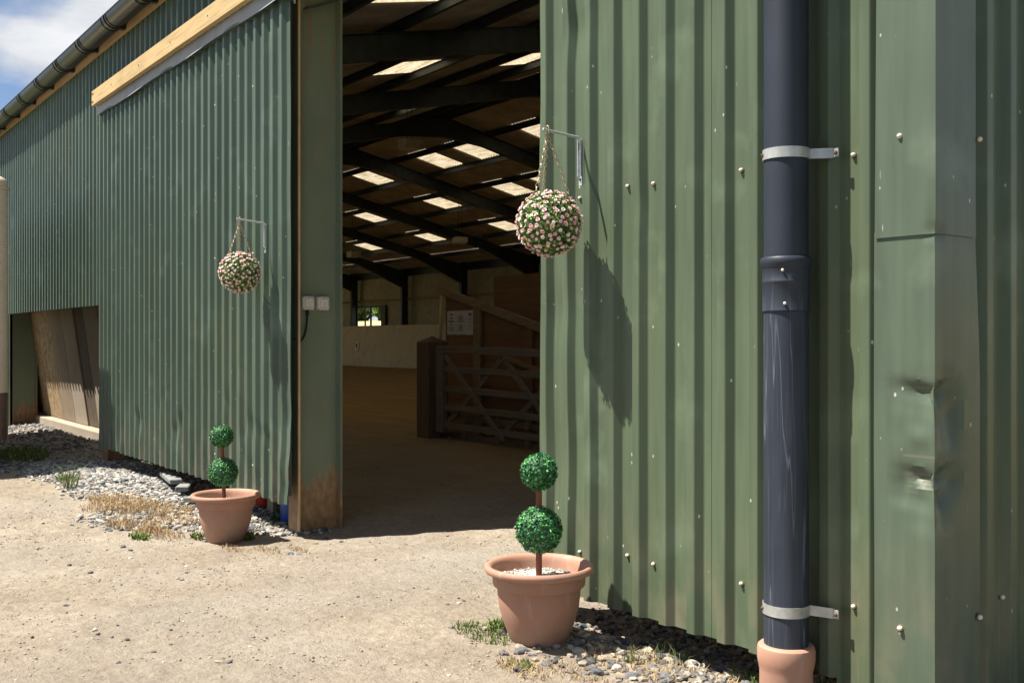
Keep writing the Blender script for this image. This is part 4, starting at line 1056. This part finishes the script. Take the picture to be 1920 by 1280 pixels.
# stones large enough to pick out, each its own object on the ground
SM = []
for i, (pv, pf) in enumerate(PROTO):
    for j, mm in enumerate(M['stones']):
        me = bpy.data.meshes.new('stone'); me.from_pydata(rock_proto(60+i*4+j, 2)[0].tolist(), [], rock_proto(60+i*4+j, 2)[1].tolist()); me.materials.append(mm)
        me.polygons.foreach_set('use_smooth', [True]*len(me.polygons)); me.set_sharp_from_angle(angle=R(22)); SM.append(me)
def stone(x, y, s, g, flat=.8):
    o = link('stone', SM[g.randrange(len(SM))], ground); o.location = (x, y, gz(x, y)+s*.12); o.rotation_euler = (g.uniform(-.3, .3), g.uniform(-.3, .3), g.uniform(0, 6.28)); o.scale = (s, s, s*flat)
g = random.Random(8)
pts = dens_points(420, (-4.1, -1.5), (-.85, .12), dRg, 13)
for (x, y) in pts[:150]: stone(x, y, g.uniform(.016, .036), g)
for (px, py, s) in ((1035, 1240, .045), (1090, 1225, .04), (1120, 1255, .055), (1150, 1240, .05), (1180, 1262, .06), (1225, 1248, .05), (1250, 1268, .075), (1300, 1255, .05), (1025, 1243, .04), (1330, 1272, .05), (1210, 1200, .06), (1300, 1225, .06), (1345, 1210, .05), (1105, 1195, .045), (1400, 1262, .05)):
    q = gp(px, py, 0); stone(q[0], q[1], s*.66, g)
pts = dens_points(300, (-12.5, -7.4), (-.95, .1), dL, 14)
for (x, y) in pts[:70]: stone(x, y, g.uniform(.035, .055), g)
for (px, py, s) in ((590, 1003, .05), (610, 993, .055), (640, 1000, .04), (575, 990, .04), (560, 1035, .05), (545, 1033, .05), (565, 985, .05), (230, 1020, .05), (245, 1025, .04), (130, 1055, .045), (155, 1058, .035), (170, 1070, .04), (380, 1078, .035), (245, 1040, .04), (160, 1012, .03), (595, 1058, .03), (350, 1062, .03), (60, 1000, .03), (90, 985, .03), (410, 1270, .04), (430, 1272, .035), (560, 1128, .03), (125, 1140, .035), (975, 1150, .03), (890, 1137, .03), (860, 1155, .03), (925, 1130, .03), (840, 1158, .025), (870, 1150, .02)):
    q = gp(px, py, -.07); stone(q[0], q[1], s*.5, g, .65)

# slabs and plastic tubs under the left door
for (x0, y0, x1, y1, z, lab) in ((-10.6, .12, -9.75, -.05, .03, 'long pale concrete offcut lying on gravel under the left door'), (-9.95, .15, -9.45, -.1, .0, 'short tilted concrete offcut under the left door behind the pot'), (-9.25, .05, -8.95, -.2, -.03, 'small concrete offcut on gravel close behind the far pot')):
    o = thing('concrete_offcut', lab, 'slab', ((x0+x1)/2, (y0+y1)/2, z-.05), 'concrete offcuts under the door')
    mb = MB(); mb.bar((x0, y0, z-.02), (x1, y1, z), .12, .045); build('slab', mb, M['slab'], o, bevel=.006)
def tub(x, y, r, h, m, lab):
    t = thing('plastic_drum', lab, 'drum', (x, y, gz(x, y)))
    z = gz(x, y); mb = MB(); mb.lathe([(r*.92, -.02), (r, .01), (r, h*.3), (r*1.03, h*.33), (r, h*.36), (r, h*.66), (r*1.03, h*.69), (r, h*.72), (r*.98, h), (r*.4, h+.01)], (x, y, z), 24); build('drum_body', mb, M[m], t, smooth=40)
    mb = MB(); mb.lathe([(r*1.02, h-.01), (r*1.05, h), (r*1.05, h+.02), (r*.98, h+.025)], (x, y, z), 24); build('lid', mb, M[m], t, smooth=40)
tub(-7.93, .34, .12, .42, 'blue', 'bright blue plastic drum standing behind the left door foot')
tub(-8.62, .36, .10, .42, 'red', 'red plastic drum standing under the left door behind the pot')
t = thing('plank_offcut', 'pale plank standing on end between the red and blue drums', 'plank', (-8.3, .3, -.1)); mb = MB(); mb.box((-8.38, .29, -.15), (-8.26, .32, .5)); build('plank', mb, M['plank2'], t)

# ---------------------------------------------------------------- grass and weeds
def blades(name, pts, hlo, hhi, wd, m, seed, lean=.5, parent=None, seg=2, droop=.3):
    g = np.random.default_rng(seed); V, F, T = [], [], []; o = 0
    for (x, y) in pts:
        h = g.uniform(hlo, hhi); a = g.uniform(0, 6.283); l = g.uniform(0, lean)*h; dx, dy = math.cos(a)*l, math.sin(a)*l
        b = g.uniform(0, 6.283); wx, wy = math.cos(b)*wd, math.sin(b)*wd; z = gz(x, y)-.004
        V += [(x-wx, y-wy, z), (x+wx, y+wy, z), (x+dx*.4-wx*.8, y+dy*.4-wy*.8, z+h*.6), (x+dx*.4+wx*.8, y+dy*.4+wy*.8, z+h*.6), (x+dx, y+dy, z+h*(1-droop*g.random()))]
        F += [(o, o+1, o+3), (o, o+3, o+2), (o+2, o+3, o+4)]; T += [g.random()]*5; o += 5
    return big(name, V, F, m, parent, T)
def blob(cx, cy, rx, ry, n, seed, rot=0):
    g = np.random.default_rng(seed); r_ = []
    for i in range(n):
        a = g.uniform(0, 6.283); q = math.sqrt(g.random()); u, v = rx*q*math.cos(a), ry*q*math.sin(a)
        r_.append((cx+u*math.cos(rot)-v*math.sin(rot), cy+u*math.sin(rot)+v*math.cos(rot)))
    return r_
pts = []
for (px, py, rx, ry, n) in ((235, 945, .42, .20, 900), (290, 955, .50, .20, 1100), (205, 958, .35, .14, 420), (255, 985, .36, .14, 700), (325, 975, .30, .14, 450), (200, 935, .3, .12, 250), (300, 1000, .3, .1, 250)):
    q = gp(px, py, -.08); pts += blob(q[0], q[1], rx, ry, n, px, R(20))
tag(blades('dry_grass', pts, .015, .10, .0022, M['dry'], 5, 1.3), 'patch of dry straw coloured grass before the gravel heap', 'grass', kind='stuff')
pts = []
for (px, py, rx, ry, n) in ((1180, 1255, .28, .10, 330), (1330, 1268, .3, .08, 260), (980, 1262, .16, .08, 260), (1240, 1235, .18, .06, 200), (560, 1012, .16, .05, 120), (440, 1010, .2, .06, 130), (500, 1012, .2, .06, 130), (1080, 1270, .2, .08, 200), (1400, 1270, .1, .1, 90)):
    q = gp(px, py, -.02); pts += blob(q[0], q[1], rx, ry, n, px+1)
tag(blades('dry_stubble', pts, .008, .05, .0018, M['dry'], 6, 1.5), 'short dry stubble among the stones by the pots', 'grass', kind='stuff')
def weed(px, py, rx, ry, n, hlo, hhi, lab, z=-.03, wd=.004):
    q = gp(px, py, z); t = thing('weed', lab, 'weed', (q[0], q[1], gz(q[0], q[1])), 'weeds along the barn')
    blades('leaves', blob(q[0], q[1], rx, ry, n, px), hlo, hhi, wd, M['weed'], px, 1.2, t)
weed(905, 1190, .20, .10, 420, .010, .05, 'low green weed tuft left of the near terracotta pot', 0, .0024)
weed(935, 1180, .06, .05, 160, .02, .07, 'small green weed touching the near pot', 0, .0035)
weed(975, 1248, .10, .05, 130, .01, .035, 'thin green weed on earth in front of the near pot', 0, .003)
weed(40, 858, .55, .30, 900, .05, .14, 'wide green grass tuft below the beige trailer', -.1, .006)
weed(262, 1003, .16, .07, 160, .02, .05, 'flat dark green weed at the edge of the dry grass', -.08, .006)
weed(458, 1002, .10, .06, 150, .03, .11, 'green weed at the right foot of the far pot', -.08, .005)
weed(375, 1003, .10, .06, 110, .02, .07, 'pale green weed at the left foot of the far pot', -.08, .004)
weed(132, 915, .10, .06, 40, .05, .40, 'tall thin seeding weed on the left end of the gravel', -.08, .004)
weed(125, 903, .2, .09, 90, .04, .14, 'straw and green tuft left of the gravel heap', -.08, .004)
weed(520, 965, .07, .05, 90, .03, .09, 'small weed beside the blue drum', -.08, .004)
weed(1405, 1255, .10, .05, 90, .02, .07, 'green weed in shade left of the clay drain socket', 0, .003)
weed(1552, 1276, .05, .03, 40, .03, .07, 'bright green weed right of the clay drain socket', 0, .004)
weed(1185, 1240, .05, .03, 26, .05, .11, 'few thin grass stalks among the stones by the right door', 0, .0015)
weed(1260, 1225, .12, .05, 30, .05, .13, 'sparse tall stalks in the shaded stones under the right door', 0, .0015)
# far-off trees beyond the far window, one mass
Vt, Tt = [], []; gt = np.random.default_rng(77)
for i in range(10):
    cx, cy, zb, h, r = -255+i*16+gt.uniform(-3, 3), 97+gt.uniform(-3, 4), 5.0, gt.uniform(6, 9), gt.uniform(6, 8)
    n = 1500; d = gt.normal(size=(n, 3)); d /= np.linalg.norm(d, axis=1)[:, None]; q = r*gt.random(n)[:, None]**.4
    P = d*q*np.array([1, 1, h*.5/r])+np.array([cx, cy, zb+h*.45]); P += gt.normal(size=(n, 3))*.25
    u = gt.normal(size=(n, 3))*.45; v = gt.normal(size=(n, 3))*.45
    Vt.append(np.stack([P-u, P+v, P+u, P-v], 1).reshape(-1, 3)); Tt.append(np.repeat(gt.random(n), 4))
Vt = np.concatenate(Vt)
tag(big('treeline', Vt, np.arange(len(Vt)).reshape(-1, 4), M['tree'], None, np.concatenate(Tt)), 'green trees on the field edge seen through the far window', 'trees', kind='stuff')

# ---------------------------------------------------------------- horse trailer at the left edge
TX, TY = -12.74, -.96
tr = thing('horse_trailer', 'beige horse trailer with brown lower panels and riveted rounded corners', 'trailer', (TX-2.4, TY-1.1, -.1))
def rounded(mb, x0, x1, y0, y1, z0, z1, r, rt=0, n=7):
    """box with rounded vertical corners; rt rounds the top edge"""
    def ring(ins, z):
        pts = []
        for (cx, cy, a0) in ((x1-r, y1-r, 0), (x0+r, y1-r, 90), (x0+r, y0+r, 180), (x1-r, y0+r, 270)):
            for k in range(n+1):
                a = R(a0+90*k/n); pts.append((cx+(r-ins)*math.cos(a), cy+(r-ins)*math.sin(a), z))
        return pts
    rings = [ring(0, z0), ring(0, z1-rt)]
    if rt:
        for k in range(1, 6):
            a = R(18*k); rings.append(ring(min(r*.98, rt*(1-math.cos(a))), z1-rt+rt*math.sin(a)))
    m_ = 4*(n+1); vs = [p for q in rings for p in q]; fs = []
    for i in range(len(rings)-1):
        for k in range(m_): fs.append((i*m_+k, i*m_+(k+1) % m_, (i+1)*m_+(k+1) % m_, (i+1)*m_+k))
    fs.append(tuple(range(m_))[::-1]); fs.append(tuple((len(rings)-1)*m_+k for k in range(m_))); mb.add(vs, fs)
mb = MB(); rounded(mb, TX-4.8, TX, TY-2.25, TY, .80, 3.27, .11, .10); bd = build('body', mb, M['beige'], tr, smooth=40)
mb = MB(); rounded(mb, TX-4.8, TX, TY-2.25, TY, .25, .797, .11); build('lower_body', mb, M['brown'], tr, smooth=40)
mb = MB(); rounded(mb, TX-4.81, TX+.01, TY-2.26, TY+.01, 3.115, 3.14, .12); rounded(mb, TX-4.805, TX+.005, TY-2.255, TY+.005, .79, .812, .115); build('trim', mb, M['beige'], bd, smooth=40)
mb = MB()
for k in range(20):
    for yy in (TY-.09,):
        mb.sphere((TX+.0005, yy-.02, .9+k*.115), .007, 6, 4)
mb.box((TX-.002, TY-.155, .3), (TX+.003, TY-.145, 3.1)); build('rivets', mb, M['darksteel'], bd)
mb = MB(); mb.box((TX-.01, TY-.24, 3.02), (TX+.03, TY-.14, 3.1)); build('marker_light', mb, M['red'], tr)
for wx in (TX-1.9, TX-2.7):
    for wy in (TY-.22, TY-2.03):
        mb = MB(); pr = [(.18, -.1), (.30, -.11), (.36, -.08), (.37, 0), (.36, .08), (.30, .11), (.18, .1)]
        mb.lathe(pr, (0, 0, 0), 24); mb.v = [(wx+x, wy+z, .27+y) for x, y, z in mb.v]; wh = build('wheel', mb, M['rubber'], tr, smooth=40)
        mb = MB(); mb.lathe([(.05, -.07), (.19, -.09), (.19, .09), (.05, .07)], (0, 0, 0), 20); mb.v = [(wx+x, wy+z, .27+y) for x, y, z in mb.v]; build('rim', mb, M['galv'], wh, smooth=40)
